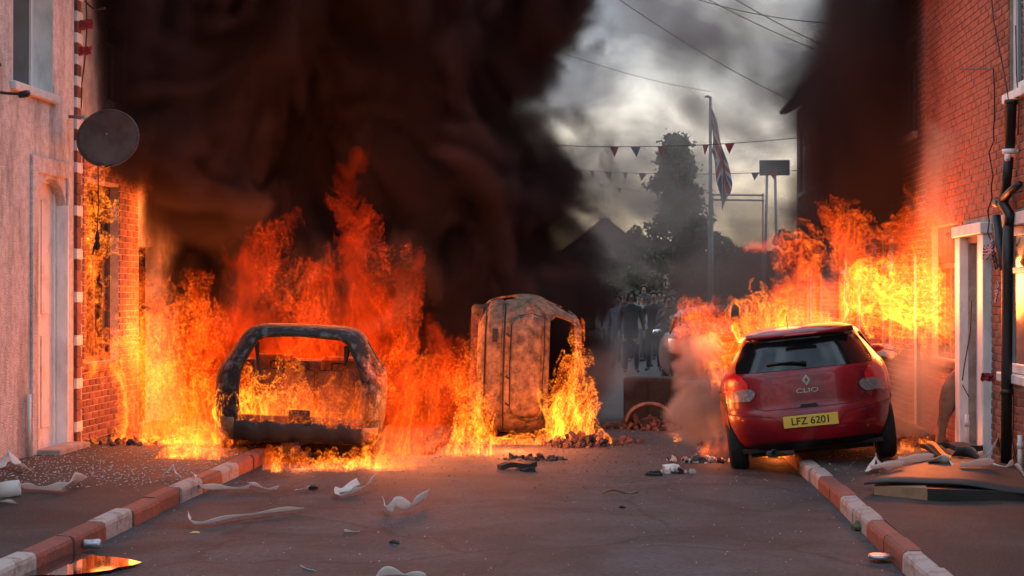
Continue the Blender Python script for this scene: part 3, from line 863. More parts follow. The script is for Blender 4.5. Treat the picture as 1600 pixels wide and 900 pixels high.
# ------------------------------------------------------------------ red hatchback
def red_hatchback():
    tab = [(.20, .72, .20, 3.90), (.27, .79, .075, 3.96), (.36, .825, .02, 4.0), (.48, .842, .0, 4.0), (.58, .85, .012, 3.97), (.64, .85, .05, 3.93),
           (.75, .848, .065, 3.80), (.88, .835, .085, 3.35), (.97, .805, .115, 2.95), (1.02, .765, .165, 2.72), (1.11, .715, .27, 2.52), (1.21, .66, .385, 2.25),
           (1.28, .615, .44, 2.05), (1.32, .575, .40, 1.95), (1.355, .51, .44, 1.85), (1.385, .40, .62, 1.65)]
    b = Body(tab, er=3.0)
    root = empty('red_hatchback', (1.935, 16.17, 0.052), (0, R(-6.2), R(-4.2)))
    tag(root, 'red hatchback with yellow plate, parked half on the kerb, roof on fire', 'car')
    arch = ((.66, .30), (3.15, .30))
    def skip(c):
        if abs(c.x) > .55:
            for ay, az in arch:
                if (c.y - ay) ** 2 + (c.z - az) ** 2 < .355 ** 2: return True
            # side glass
            if 1.02 < c.z < 1.27 and .75 < c.y < 2.55 and c.y < 2.62 - (c.z - 1.0) * 1.3: return True
        return False
    b.shell(64, skip, nr=56, ns=44).build('body', M['red_paint'], root, smooth=True)
    # blistered wing behind the left wheel
    mw_ = MB(); P = []
    for z in np.linspace(.30, .80, 14):
        z = float(z); row = []
        for k in range(10):
            a = k / 9
            x = -(b.W(z) * (.93 + .0699 * a)); y = b.rear(x, z)
            if a > .6: y += (a - .6) * .5
            x = -b.W(z) - .004 if a > .6 else x
            row.append(Vector((x - .003, y - .004, z)))
        P.append(row)
    mw_.grid(P); mw_.build('blistered_wing', M['red_melt'], root, smooth=True)
    # glass and lamps
    g = b.patch([(.985, -.665, .665), (1.04, -.67, .67), (1.13, -.63, .63), (1.23, -.575, .575), (1.30, -.50, .50)], 24, .006)
    gl = g.build('rear_window', M['car_glass'], root, smooth=True)
    wp_ = MB(); wp_.tube([(.02, b.rear(0, 1.03) - .025, 1.035), (-.10, b.rear(-.1, 1.055) - .03, 1.062), (-.36, b.rear(-.36, 1.05) - .022, 1.05)], [.020, .014, .010], 8)
    wp_.build('wiper', M['black_plastic'], gl, smooth=True)
    sp = MB(); P = []
    for k in range(25):
        x = -.53 + 1.06 * k / 24
        y = .405 + .16 * abs(x / .53) ** 2.6
        P.append([Vector((x, y + .20, 1.352)), Vector((x, y + .02, 1.347)), Vector((x, y - .035, 1.325)), Vector((x, y - .03, 1.30)), Vector((x, y + .08, 1.292))])
    sp.grid(P); sp.build('spoiler', M['red_paint'], root, smooth=True)
    bl = MB(); bl.box((-.16, .345, 1.305), (.16, .372, 1.32)); bl.build('brake_light', M['lamp_red'], root, bevel=.004)
    for s in (-1, 1):
        sw = MB(); P = []
        for z in np.linspace(1.03, 1.265, 8):
            z = float(z); y0 = b.t(z, 2) + .62; y1 = 2.60 - (z - 1.0) * 1.3
            P.append([Vector((s * (b.W(z) - .004), y0 + (y1 - y0) * k / 6, z)) for k in range(7)])
        sw.grid(P); w = sw.build('side_window', M['car_glass'], root, smooth=True)
        pb = MB(); pb.tube([(s * (b.W(1.03) + .002), 1.62, 1.03), (s * (b.W(1.27) + .002), 1.55, 1.27)], .03, 6); pb.build('pillar', M['black_plastic'], w)
        # lamp: red outer wrap and clear inner wedge
        def ord_(rows): return [(z, min(s * a, s * c), max(s * a, s * c)) for z, a, c in rows]
        lr = b.patch(ord_([(.70, .72, .812), (.74, .66, .832), (.80, .58, .836), (.88, .56, .828), (.96, .62, .806), (1.0, .70, .775)]), 14, .010)
        lo_ = lr.build('tail_light', M['lamp_red'], root, smooth=True)
        lc = b.patch(ord_([(.715, .56, .71), (.735, .53, .74), (.78, .50, .73), (.82, .50, .69), (.832, .54, .64)]), 10, .016)
        lc.build('reverse_lamp', M['lamp_clear'], lo_, smooth=True)
    # tailgate shut lines and bumper crease
    sh = b.line([(-.69, .99), (-.60, .88), (-.555, .70), (-.50, .635), (-.42, .615), (.42, .615), (.50, .635), (.555, .70), (.60, .88), (.69, .99)], .0035, .0015)
    sh.build('tailgate_gap', M['seam'], root)
    bc = b.line([(-.82, .60), (-.7, .585), (-.5, .565), (-.36, .55), (-.30, .50), (-.27, .44)], .003, .001); bc.build('bumper_crease', M['seam'], root)
    bc = b.line([(.27, .44), (.30, .50), (.36, .55), (.5, .565), (.7, .585), (.82, .60)], .003, .001); bc.build('bumper_crease', M['seam'], root)
    hd = b.patch([(.618, -.09, .09), (.648, -.075, .075)], 8, .006); hd.build('tailgate_handle', M['seam'], root)
    # number plate
    yp = b.rear(0, .49)
    pm = MB(); pm.box((-.262, yp - .014, .432), (.262, yp - .002, .545)); pl_ = pm.build('number_plate', M['plate'], root, bevel=.004)
    pl_['label'] = 'yellow number plate reading LFZ 6201'
    text_mesh('lettering', 'LFZ 6201', .098, M['ink'], pl_, Matrix.Translation((0, yp - .0155, .488)) @ FACE, .001, 1.0)
    # emblem: chrome lozenge with an open middle
    ye = b.rear(0, .875)
    em = MB(); o_ = [(0, .058), (.044, 0), (0, -.058), (-.044, 0)]; i_ = [(0, .026), (.019, 0), (0, -.026), (-.019, 0)]
    v = []
    for (x, z) in o_ + i_: v += [(x, ye - .004, .875 + z)]
    for (x, z) in o_ + i_: v += [(x * .93, ye - .018, .875 + z * .93 if (x, z) in o_ else .875 + z)]
    f = []
    for k in range(4):
        k2 = (k + 1) % 4
        f += [(8 + k, 8 + k2, 12 + k2, 12 + k), (k, k2, 8 + k2, 8 + k), (4 + k, 12 + k, 12 + k2, 4 + k2)]
    em.add(v, f); em.build('badge', M['chrome'], root)
    text_mesh('model_lettering', 'CLIO', .062, M['chrome'], root, Matrix.Translation((0, b.rear(0, .775) - .004, .775)) @ FACE, .003, 1.55)
    # lower valance, exhaust, underbody
    lv = b.patch([(.21, -.60, .60), (.25, -.66, .66), (.295, -.60, .60)], 20, .005); lv.build('lower_valance', M['black_plastic'], root, smooth=True)
    ub_ = MB(); ub_.box((-.68, .25, .20), (.68, 3.8, .24)); ub_.box((-.60, .45, .14), (.60, .80, .20)); ub_.build('underbody', M['soot'], root)
    ex = MB(); ex.tube([(-.38, .55, .20), (-.38, .06, .205)], .028, 12, cap=False); ex.lathe([(.03, 0), (.06, .02), (.06, .26), (.03, .28)], 14, Matrix.Translation((-.46, .30, .20)) @ Matrix.Rotation(R(90), 4, 'Y'))
    ex.build('exhaust', M['steel'], root, smooth=True)
    rf = MB(); rf.tube([(-.10, .80, 1.39), (-.10, .90, 1.50)], .004); rf.build('aerial', M['black_plastic'], root)
    wheel(root, (-.725, .66, .295), flat=.02); wheel(root, (.725, .66, .295))
    wheel(root, (-.725, 3.15, .275), flat=.03); wheel(root, (.725, 3.15, .295))
    for s in (-1, 1):
        mr = MB(); mr.lathe([(.001, -.05), (.06, -.035), (.085, .0), (.07, .05), (.001, .06)], 12, Matrix.Translation((s * .86, 2.35, 1.02)) @ Matrix.Diagonal((1.1, .8, .8, 1)))
        mr.build('mirror', M['red_paint'], root, smooth=True)
    return root
red_hatchback()

# ------------------------------------------------------------------ burnt-out people carrier
def burnt_car():
    tab = [(.27, .80, .06, 4.15), (.36, .86, .01, 4.2), (.50, .885, .0, 4.2), (.70, .90, .02, 4.15), (.85, .90, .035, 3.9), (.95, .885, .05, 3.5), (1.03, .845, .07, 3.1),
           (1.15, .765, .10, 2.8), (1.27, .695, .145, 2.5), (1.36, .64, .19, 2.25), (1.42, .575, .25, 2.0), (1.45, .47, .40, 1.8)]
    b = Body(tab, er=4.2, rear_len=.7)
    root = empty('burnt_out_car', (-3.31, 17.12, -.055), (0, R(2.6), R(8.0)))
    tag(root, 'burnt-out grey car shell without its tailgate, engulfed in flames beside left kerb', 'car')
    def hole(x, z):     # rounded tailgate opening
        w = float(np.interp(z, [.46, .60, .80, .98, 1.10, 1.22, 1.36], [.60, .645, .66, .645, .60, .54, .46]))
        if z < .50: w -= (.50 - z) * 2.0
        if z > 1.31: w -= (z - 1.31) * 1.8
        return .46 < z < 1.362 and abs(x) < w
    def skip(c):
        if c.y < .50 and hole(c.x, c.z) and abs(c.x) < b.W(c.z) * .86: return True
        if abs(c.x) > .45 and .98 < c.z < 1.33:
            for a, d in ((.62, 1.25), (1.38, 2.05), (2.15, 2.95)):
                if a < c.y < d and c.y < 3.05 - (c.z - .95) * 1.6: return True
        if 1.0 < c.z < 1.36 and c.y > 2.0 and abs(c.x) < .6: return True
        for ay in (.72, 3.3):
            if abs(c.x) > .6 and (c.y - ay) ** 2 + (c.z - .30) ** 2 < .36 ** 2: return True
        return False
    b.shell(84, skip, nr=120, ns=50, smooth_edges=4, jitter=.055, seed=6).build('body', M['burnt'], root, smooth=True, solid=.03)
    # folded flange round the opening
    pts = []
    for z in np.linspace(.48, 1.31, 30): pts.append((-1, float(z)))
    loopp = []
    prof = [(float(z), float(np.interp(z, [.46, .60, .80, .98, 1.10, 1.22, 1.36], [.60, .645, .66, .645, .60, .54, .46]))) for z in np.linspace(.50, 1.31, 24)]
    for z, w in prof: loopp.append((-w + .01, z))
    loopp += [(-.40, 1.352), (-.2, 1.370), (0, 1.375), (.2, 1.370), (.40, 1.352)]
    for z, w in prof[::-1]: loopp.append((w - .01, z))
    fl = MB(); rr = random.Random(3)
    fl.tube([Vector((x, b.rear(x, z) + .03 + rr.uniform(-.006, .006), z + rr.uniform(-.004, .004))) for x, z in loopp], .022, 8)
    fl.build('opening_flange', M['soot'], root, smooth=True)
    # hanging trim strips inside the pillars
    tr = MB(); tr.tube([(-.48, .30, 1.28), (-.47, .32, 1.15), (-.43, .30, .95), (-.40, .30, .80)], [.03, .022, .016, .008], 6); tr.build('trim_strip', M['soot'], root)
    tr = MB(); tr.tube([(.47, .30, 1.27), (.46, .34, 1.12), (.40, .33, .92)], [.04, .02, .008], 6); tr.build('trim_strip', M['soot'], root)
    # pillars between the side windows and windscreen posts are left by the shell; rear crossmember and bumper beam
    bm_ = MB(); P = []
    for k in range(25):
        x = -.66 + 1.32 * k / 24; y = b.rear(x, .40) - .05
        dz = .02 * math.sin(k * 1.3) + rr.uniform(-.02, .02); y += rr.uniform(-.015, .015)
        P.append([Vector((x, y + .12, .47 + dz)), Vector((x, y + .01, .46 + dz)), Vector((x, y - .01, .40 + dz)), Vector((x, y + .0, .33 + dz)), Vector((x, y + .05, .27 + dz)), Vector((x, y + .14, .27 + dz))])
    bm_.grid(P, wrap=True); bm_.build('bumper_beam', M['soot'], root, smooth=True)
    sl = MB(); sl.box((-.62, .03, .455), (.62, .20, .53)); sl.box((-.10, -.01, .50), (.12, .12, .60)); sl.build('tailgate_sill', M['soot'], root, bevel=.015)
    ub_ = MB(); ub_.box((-.75, .25, .24), (.75, 3.9, .28)); ub_.build('floor_pan', M['rust'], root)
    tw = MB(); tw.box((-.03, -.03, .16), (.03, .25, .28)); tw.box((-.10, .02, .12), (.16, .26, .16)); tw.build('tow_bracket', M['soot'], root, bevel=.01)
    # two bare seat backs with headrest hoops
    for x0, x1, hoops in ((-.46, .12, (-.30, -.02)), (.15, .56, (.36,))):
        st = MB(); st.box((x0, .88, .45), (x1, .98, .99)); s_ = st.build('seat_back', M['rust'], root, bevel=.035)
        for hx in hoops:
            h = MB(); h.tube([(hx - .065, .93, .97), (hx - .065, .93, 1.05), (hx - .045, .93, 1.065), (hx + .045, .93, 1.065), (hx + .065, .93, 1.05), (hx + .065, .93, .97)], .010, 8)
            h.build('headrest_frame', M['soot'], s_, smooth=True)
    for x in (-.38, .38):
        st = MB(); st.box((x - .24, 2.0, .45), (x + .24, 2.12, 1.1)); st.build('front_seat', M['rust'], root, bevel=.05)
    ds = MB(); ds.box((-.72, 2.85, .55), (.72, 3.05, 1.0)); ds.build('bulkhead', M['soot'], root)
    # buckled right wing panel with lamp hole
    lm = MB(); P = []
    for z in np.linspace(.50, 1.0, 10):
        z = float(z)
        P.append([Vector((x, b.rear(x, z) - .028 - .018 * math.sin(z * 17 + x * 9), z)) for x in np.linspace(.715, .865, 7)])
    lm.grid(P); lm.build('lamp_panel', M['burnt'], root, smooth=True, solid=.012)
    lm = MB(); P = []
    for z in np.linspace(.27, .44, 6):
        z = float(z)
        P.append([Vector((x, b.rear(min(x, .84), z) - .03, z)) for x in np.linspace(.64, .83, 6)])
    lm.grid(P); lm.build('valance_corner', M['scorched'], root, smooth=True, solid=.012)
    lm = MB(); P = []
    for z in np.linspace(.27, .50, 6):
        z = float(z)
        P.append([Vector((x, b.rear(max(x, -.84), z) - .03, z)) for x in np.linspace(-.83, -.66, 6)])
    lm.grid([r for r in P]); lm.build('valance_corner', M['scorched'], root, smooth=True, solid=.012)
    for x, y in ((-.74, .72), (.74, .72), (-.74, 3.3), (.74, 3.3)): wheel(root, (x, y, .305), r=.25, w=.17, burnt=True)
    return root
burnt_car()

# ------------------------------------------------------------------ car lying on its side
def side_car():
    tab = [(.22, .70, .16, 3.7), (.30, .78, .05, 3.75), (.42, .82, .0, 3.8), (.55, .84, .01, 3.78), (.62, .845, .05, 3.7), (.78, .845, .06, 3.5), (.90, .83, .08, 3.1), (.97, .80, .12, 2.8),
           (1.05, .76, .20, 2.6), (1.2, .70, .32, 2.35), (1.34, .62, .42, 2.1), (1.40, .55, .50, 1.9), (1.43, .44, .7, 1.7)]
    b = Body(tab, er=3.2)
    root = empty('overturned_car', (-1.85, 19.62, .90), (R(0), R(91.5), R(1)))
    tag(root, 'scorched car tipped on its side in the middle of the street', 'car')
    def skip(c):
        if c.y < .75 and 1.06 < c.z < 1.39 and abs(c.x) < float(np.interp(c.z, [1.05, 1.12, 1.3, 1.40], [.58, .64, .58, .50])): return True
        if abs(c.x) > .5 and 1.0 < c.z < 1.33:
            if .85 < c.y < 1.45 or 1.58 < c.y < 2.45 - (c.z - 1.0): return True
        if 1.0 < c.z < 1.34 and c.y > 1.9 and abs(c.x) < .55: return True
        for ay in (.66, 3.0):
            if abs(c.x) > .55 and (c.y - ay) ** 2 + (c.z - .30) ** 2 < .35 ** 2: return True
        return False
    b.shell(72, skip, nr=80, ns=44, smooth_edges=3, jitter=.03, seed=9).build('body', M['scorched'], root, smooth=True, solid=.025)
    tg = b.patch([(.62, -.50, .50), (.66, -.60, .60), (.80, -.62, .60), (.93, -.60, .58), (.97, -.52, .50)], 24, .022)
    tg.build('tailgate', M['scorched'], root, smooth=True, solid=.02)
    for w in ([(-.50, .62), (-.61, .70), (-.64, .85), (-.60, .96)], [(-.50, .61), (0, .60), (.50, .61)], [(.50, .62), (.61, .70), (.64, .85), (.60, .96)]):
        b.line(w, .012, .012).build('panel_gap', M['soot'], root)
    rc = b.patch([(.70, -.26, .26), (.74, -.28, .28), (.82, -.26, .26)], 10, .03); rc.build('plate_recess', M['burnt'], root)
    b.patch([(.985, -.66, .60), (1.01, -.67, .63), (1.045, -.66, .60)], 20, .012).build('scorch_band', M['soot'], root, smooth=True)
    for z, w in ((.665, .55), (.90, .58), (1.0, .60)): b.line([(-w, z), (-w * .3, z + .01), (w * .4, z - .008), (w, z)], .008, .024).build('pressing_edge', M['soot'], root)
    b.patch([(.40, -.46, -.30), (.46, -.46, -.30)], 4, .085).build('exhaust_cutout', M['soot'], root)
    for xx in (-.40, .1, .42): b.line([(xx, .56), (xx + .03, .60)], .014, .02).build('bracket', M['soot'], root)
    bp = b.patch([(.34, -.76, .74), (.42, -.79, .78), (.50, -.79, .78)], 26, .05); bp.build('bumper', M['scorched'], root, smooth=True, solid=.03)
    for z in (.31, .535): b.line([(-.74, z), (0, z), (.74, z)], .012, .02).build('bumper_edge', M['soot'], root)
    lt = b.patch([(.68, -.80, -.66), (.80, -.815, -.64), (.92, -.79, -.66)], 8, .012); lt.build('lamp_socket', M['soot'], root)
    lt = b.patch([(.68, .66, .80), (.80, .64, .815), (.92, .66, .79)], 8, .012); lt.build('lamp_socket', M['soot'], root)
    rim = MB(); pts = []
    for z, w in ((1.07, .58), (1.13, .625), (1.22, .60), (1.31, .565), (1.37, .51)): pts.append((-w, z))
    pts += [(-.3, 1.385), (0, 1.39), (.3, 1.385)]
    for z, w in ((1.37, .51), (1.31, .565), (1.22, .60), (1.13, .625), (1.07, .58)): pts.append((w, z))
    rim.tube([Vector((x, b.rear(x, z) + .01, z)) for x, z in pts], .020, 8); rim.build('window_flange', M['scorched'], root, smooth=True)
    ub_ = MB(); ub_.box((-.68, .25, .22), (.68, 3.6, .26)); ub_.tube([(-.3, .3, .18), (-.3, 2.8, .18)], .04); ub_.box((-.62, .55, .10), (.62, .75, .2)); ub_.build('underbody', M['rust'], root)
    for x, y in ((-.66, .72), (.66, .72), (-.66, 3.0), (.66, 3.0)): wheel(root, (x, y, .34), r=.25, w=.15, burnt=True)
    st = MB(); st.box((-.55, 1.3, .4), (.55, 1.4, .80)); st.build('seat_back', M['soot'], root, bevel=.03)
    return root
side_car()

# ------------------------------------------------------------------ red car further up the street
def far_car():
    tab = [(.22, .74, .12, 3.9), (.34, .82, .02, 4.0), (.5, .84, .0, 4.0), (.65, .845, .04, 3.9), (.85, .83, .08, 3.4), (.97, .80, .13, 2.9), (1.05, .76, .22, 2.7), (1.25, .68, .40, 2.3), (1.42, .56, .46, 1.9), (1.48, .40, .65, 1.65)]
    b = Body(tab, er=3.0)
    p = gp(1075, 606)
    root = empty('red_parked_car', (1.82, 29.0, .06), (0, R(-3), R(2)))
    tag(root, 'red car further up the street beside the crowd, half hidden by flames', 'car')
    b.shell(30, None, nr=32, ns=14).build('body', M['red_dull'], root, smooth=True)
    b.patch([(1.0, -.65, .65), (1.2, -.6, .6), (1.37, -.5, .5)], 12, .006).build('rear_window', M['car_glass'], root, smooth=True)
    for s in (-1, 1):
        l_ = b.patch([(.70, min(s*.64, s*.82), max(s*.64, s*.82)), (.95, min(s*.66, s*.80), max(s*.66, s*.80))], 6, .01); l_.build('tail_light', M['lamp_red'], root, smooth=True)
        sw = MB(); P = []
        for z in np.linspace(1.03, 1.33, 5):
            z = float(z); P.append([Vector((s * (b.W(z) + .004), .8 + (1.75 - (z - 1)) * k / 4, z)) for k in range(5)])
        sw.grid(P); sw.build('side_window', M['car_glass'], root, smooth=True)
        mr = MB(); mr.lathe([(.001, -.05), (.07, -.03), (.09, .01), (.06, .06), (.001, .07)], 10, Matrix.Translation((s * .9, 2.35, 1.02))); mr.build('mirror', M['chrome'], root, smooth=True)
    pm = MB(); pm.box((-.26, b.rear(0, .45) - .014, .40), (.26, b.rear(0, .45) - .002, .51)); pm.build('number_plate', M['plate'], root)
    for x, y in ((-.72, .66), (.72, .66), (-.72, 3.1), (.72, 3.1)): wheel(root, (x, y, .29))
    return root
far_car()

# ================================================================== PEOPLE
def skin_body(name, nodes, edges, sub=1):
    """nodes: {key: (pos, rx, ry)}; grows one continuous surface with the Skin modifier"""
    keys = list(nodes); ix = {k: i for i, k in enumerate(keys)}
    me = bpy.data.meshes.new(name)
    me.from_pydata([nodes[k][0] for k in keys], [(ix[a], ix[b]) for a, b in edges], [])
    o = bpy.data.objects.new(name, me); col.objects.link(o)
    md = o.modifiers.new('skin', 'SKIN'); md.use_smooth_shade = True; md.branch_smoothing = .6
    for k in keys:
        sv = me.skin_vertices[0].data[ix[k]]; sv.radius = (nodes[k][1], nodes[k][2]); sv.use_root = (k == 'pelvis')
    ms = o.modifiers.new('sub', 'SUBSURF'); ms.levels = sub; ms.render_levels = sub
    bpy.context.view_layer.update()
    out = bpy.data.meshes.new_from_object(o.evaluated_get(bpy.context.evaluated_depsgraph_get()))
    bpy.data.objects.remove(o); bpy.data.meshes.remove(me)
    return out
def person_mesh(name, pose, coat=1.0):
    """standing figure 1.75 m tall facing -Y. pose: per arm (elbow, wrist) offsets"""
    n = {}
    n['pelvis'] = ((0, 0, .95), .165, .125)
    n['waist'] = ((0, 0, 1.10), .15 * coat, .115 * coat); n['chest'] = ((0, -.01, 1.30), .175 * coat, .13 * coat)
    n['collar'] = ((0, 0, 1.44), .10, .085); n['neck'] = ((0, -.005, 1.51), .056, .056)
    n['jaw'] = ((0, -.025, 1.57), .070, .078); n['head'] = ((0, -.018, 1.655), .080, .096); n['crown'] = ((0, -.008, 1.715), .058, .072)
    n['nose'] = ((0, -.125, 1.615), .014, .018)
    e = [('pelvis', 'waist'), ('waist', 'chest'), ('chest', 'collar'), ('collar', 'neck'), ('neck', 'jaw'), ('jaw', 'head'), ('head', 'crown'), ('head', 'nose')]
    for s, t in ((-1, 'l'), (1, 'r')):
        n['hip'+t] = ((s*.095, 0, .88), .098, .10); n['knee'+t] = ((s*pose.get('kx', .11), -.015 + pose.get('ky'+t, 0), .49), .066, .07)
        n['ank'+t] = ((s*pose.get('fx', .12), .01 + pose.get('fy'+t, 0), .10), .046, .05); n['heel'+t] = ((s*pose.get('fx', .12), .02 + pose.get('fy'+t, 0), .045), .043, .042)
        n['toe'+t] = ((s*(pose.get('fx', .12)+.035), -.15 + pose.get('fy'+t, 0), .035), .042, .030)
        e += [('pelvis', 'hip'+t), ('hip'+t, 'knee'+t), ('knee'+t, 'ank'+t), ('ank'+t, 'heel'+t), ('heel'+t, 'toe'+t)]
        el, wr = pose['e'+t], pose['w'+t]
        n['sho'+t] = ((s*.185, 0, 1.405), .072 * coat, .072 * coat)
        n['elb'+t] = ((s*el[0], el[1], el[2]), .050 * coat, .050 * coat); n['wri'+t] = ((s*wr[0], wr[1], wr[2]), .032, .034)
        e += [('chest', 'sho'+t), ('sho'+t, 'elb'+t), ('elb'+t, 'wri'+t)]
        d = (Vector((s*wr[0], wr[1], wr[2])) - Vector((s*el[0], el[1], el[2]))).normalized()
        side = Vector((0, -1, 0)); side = (side - d * side.dot(d)).normalized(); nor = d.cross(side)
        w = Vector((s*wr[0], wr[1], wr[2])); palm = w + d * .075
        n['palm'+t] = (tuple(palm), .036, .022); e.append(('wri'+t, 'palm'+t))
        for k, (off, ln) in enumerate(((-.030, .070), (-.010, .082), (.010, .076), (.030, .058))):
            b0 = palm + d * .025 - side * off; b1 = b0 + d * ln * .55 + nor * .008; b2 = b1 + d * ln * .4 + nor * .022
            n[f'f{k}a'+t] = (tuple(b0), .0095, .0095); n[f'f{k}b'+t] = (tuple(b1), .0085, .0085); n[f'f{k}c'+t] = (tuple(b2), .0075, .0075)
            e += [('palm'+t, f'f{k}a'+t), (f'f{k}a'+t, f'f{k}b'+t), (f'f{k}b'+t, f'f{k}c'+t)]
        t0 = w + d * .03 + side * .038; t1 = t0 + d * .04 + side * .018
        n['tha'+t] = (tuple(t0), .012, .012); n['thb'+t] = (tuple(t1), .010, .010)
        e += [('wri'+t, 'tha'+t), ('tha'+t, 'thb'+t)]
    me = skin_body(name, n, e)
    # clothing regions: 0 coat, 1 trousers, 2 skin, 3 shoes
    ks = list(n); pos = np.array([n[k][0] for k in ks])
    for p in me.polygons:
        c = np.array(p.center); k = ks[int(np.argmin(((pos - c) ** 2).sum(1)))]
        if k[:4] in ('heel',) or k[:3] == 'toe' or c[2] < .085: p.material_index = 3
        elif k[:4] in ('palm',) or k[0] == 'f' or k[:2] == 'th' or k in ('jaw', 'head', 'crown', 'nose', 'neck'): p.material_index = 2
        elif c[2] < .90 and abs(c[0]) < .24 and k[:3] not in ('wri', 'elb'): p.material_index = 1
        else: p.material_index = 0
    for m in (M['coat_black'], M['jeans'], M['skin'], M['shoe']): me.materials.append(m)
    me.polygons.foreach_set('use_smooth', [True] * len(me.polygons))
    return me
M.update(coat_black=mat('black coat', (0.014, 0.014, 0.016), rough=.8, bump=.2), coat_navy=mat('dark blue coat', (0.02, 0.027, 0.05), rough=.8, bump=.2),
         coat_grey=mat('grey top', (0.06, 0.06, 0.065), rough=.85, bump=.2), coat_pale=mat('pale blue top', (0.11, 0.13, 0.17), rough=.85, bump=.2), coat_white=mat('white top', (0.34, 0.34, 0.34), rough=.85, bump=.2),
         coat_brown=mat('brown jacket', (0.09, 0.06, 0.045), rough=.8, bump=.2), jeans=mat('dark jeans', (0.02, 0.024, 0.035), rough=.85, bump=.2), jogger=mat('grey joggers', (0.13, 0.13, 0.14), rough=.85, bump=.2),
         shoe=mat('shoes', (0.03, 0.03, 0.03), rough=.6), cap=mat('cap cloth', (0.03, 0.03, 0.035), rough=.8))
poses = [
    dict(el=(.25, .02, 1.13), wl=(.27, -.06, .89), er=(.25, .02, 1.13), wr=(.27, -.06, .89)),
    dict(el=(.27, .03, 1.14), wl=(.16, -.20, 1.02), er=(.27, .03, 1.14), wr=(.16, -.20, 1.02), kyl=-.05, fyl=-.06),
    dict(el=(.26, -.02, 1.14), wl=(.20, -.24, 1.28), er=(.25, .03, 1.13), wr=(.27, -.04, .89), fx=.15, kx=.13),
]
pm_ = [person_mesh('person', p, c) for p, c in zip(poses, (1.12, 1.05, 1.0))]
def hood_mesh():
    mb = MB(); P = []
    for i in range(10):
        v = i / 9; ang = -1.15 + v * 2.55          # front edge round to the back
        row = []
        for k in range(17):
            a = math.pi * k / 16
            r = .118 * (1 - .10 * v)
            z = 1.60 + (.155 * math.sin(a)) * (1 - .12 * v * v) - .10 * (1 - math.sin(a)) * .8
            y = -.105 + v * .235 + (-.02 * math.sin(a) if v < .2 else 0)
            row.append(Vector((r * math.cos(a) * (1 - .85 * max(0, v - .75) * 4 * .9), y, z)))
        P.append(row)
    mb.grid(P); return mb.mesh('hood', M['coat_black'], True)
def hair_mesh(long=False):
    mb = MB(); P = []
    for i in range(9):
        th = (math.pi * .5) * (1 - i / 8) if not long else math.pi * .5 - (math.pi * .72) * i / 8
        row = []
        for k in range(20):
            a = 2 * math.pi * k / 20
            cut = 1.0
            el_ = th
            if math.sin(a) < -.2 and el_ < .55: el_ = .55
            row.append(Vector((.090 * math.cos(el_) * math.cos(a), -.012 + .108 * math.cos(el_) * math.sin(a), 1.655 + .115 * math.sin(el_))))
        P.append(row)
    mb.grid(P, wrap=True); return mb.mesh('hair', M['hair'], True)
def cap_mesh():
    mb = MB(); P = []
    for i in range(6):
        th = (math.pi * .5) * (1 - i / 5) + .15 * (i / 5)
        P.append([Vector((.094 * math.cos(th) * math.cos(2*math.pi*k/18), -.012 + .112 * math.cos(th) * math.sin(2*math.pi*k/18), 1.665 + .108 * math.sin(th))) for k in range(18)])
    mb.grid(P, wrap=True)
    mb.add([(-.07, -.10, 1.685), (.07, -.10, 1.685), (.055, -.20, 1.672), (-.055, -.20, 1.672)], [(0, 1, 2, 3)])
    return mb.mesh('cap', M['cap'], True)
def eyes_mesh():
    mb = MB()
    for s in (-1, 1): mb.lathe([(.001, -.009), (.009, 0), (.001, .009)], 8, Matrix.Translation((s*.032, -.100, 1.648)))
    mb.box((-.026, -.103, 1.572), (.026, -.096, 1.579))
    return mb.mesh('eyes', M['hair'], True)
hm_, hr1, hr2, cpm, eym = hood_mesh(), hair_mesh(), hair_mesh(True), cap_mesh(), eyes_mesh()
def person(loc, pi, rz, sc_, coatm, legm, head, label, group='crowd up the street'):
    o = link('person', pm_[pi], None, loc, (0, 0, rz)); o.scale = (sc_, sc_, sc_)
    for i, m in ((0, coatm), (1, legm)):
        o.material_slots[i].link = 'OBJECT'; o.material_slots[i].material = M[m]
    tag(o, label, 'person', group)
    if head == 'hood':
        h = link('hood', hm_, o); h.material_slots[0].link = 'OBJECT'; h.material_slots[0].material = M[coatm]
    elif head == 'cap': link('cap', cpm, o)
    elif head == 'long': link('hair', hr2, o)
    else: link('hair', hr1, o)
    link('facial_features', eym, o)
    return o
def crowd(px, Y, **k): return Vector((at(px, 500, Y).x, Y, .02))
person(crowd(986, 37), 0, R(4), 1.03, 'coat_black', 'jeans', 'hood', 'person in a black hooded coat, hood up, at the front of the crowd')
person(crowd(1022, 38), 1, R(-10), 1.03, 'coat_black', 'jeans', 'hair', 'person in black with hands together, right of the hooded one')
person(crowd(1044, 37.5), 2, R(12), .98, 'coat_brown', 'jeans', 'long', 'person in brown jacket raising one hand beside the red parked car')
person(crowd(966, 39), 0, R(-14), .98, 'coat_pale', 'jogger', 'hair', 'person in a pale blue top at left of the hooded one')
person(crowd(1006, 40), 2, R(8), 1.0, 'coat_white', 'jogger', 'cap', 'person in white top and cap looking over a black-clad shoulder')
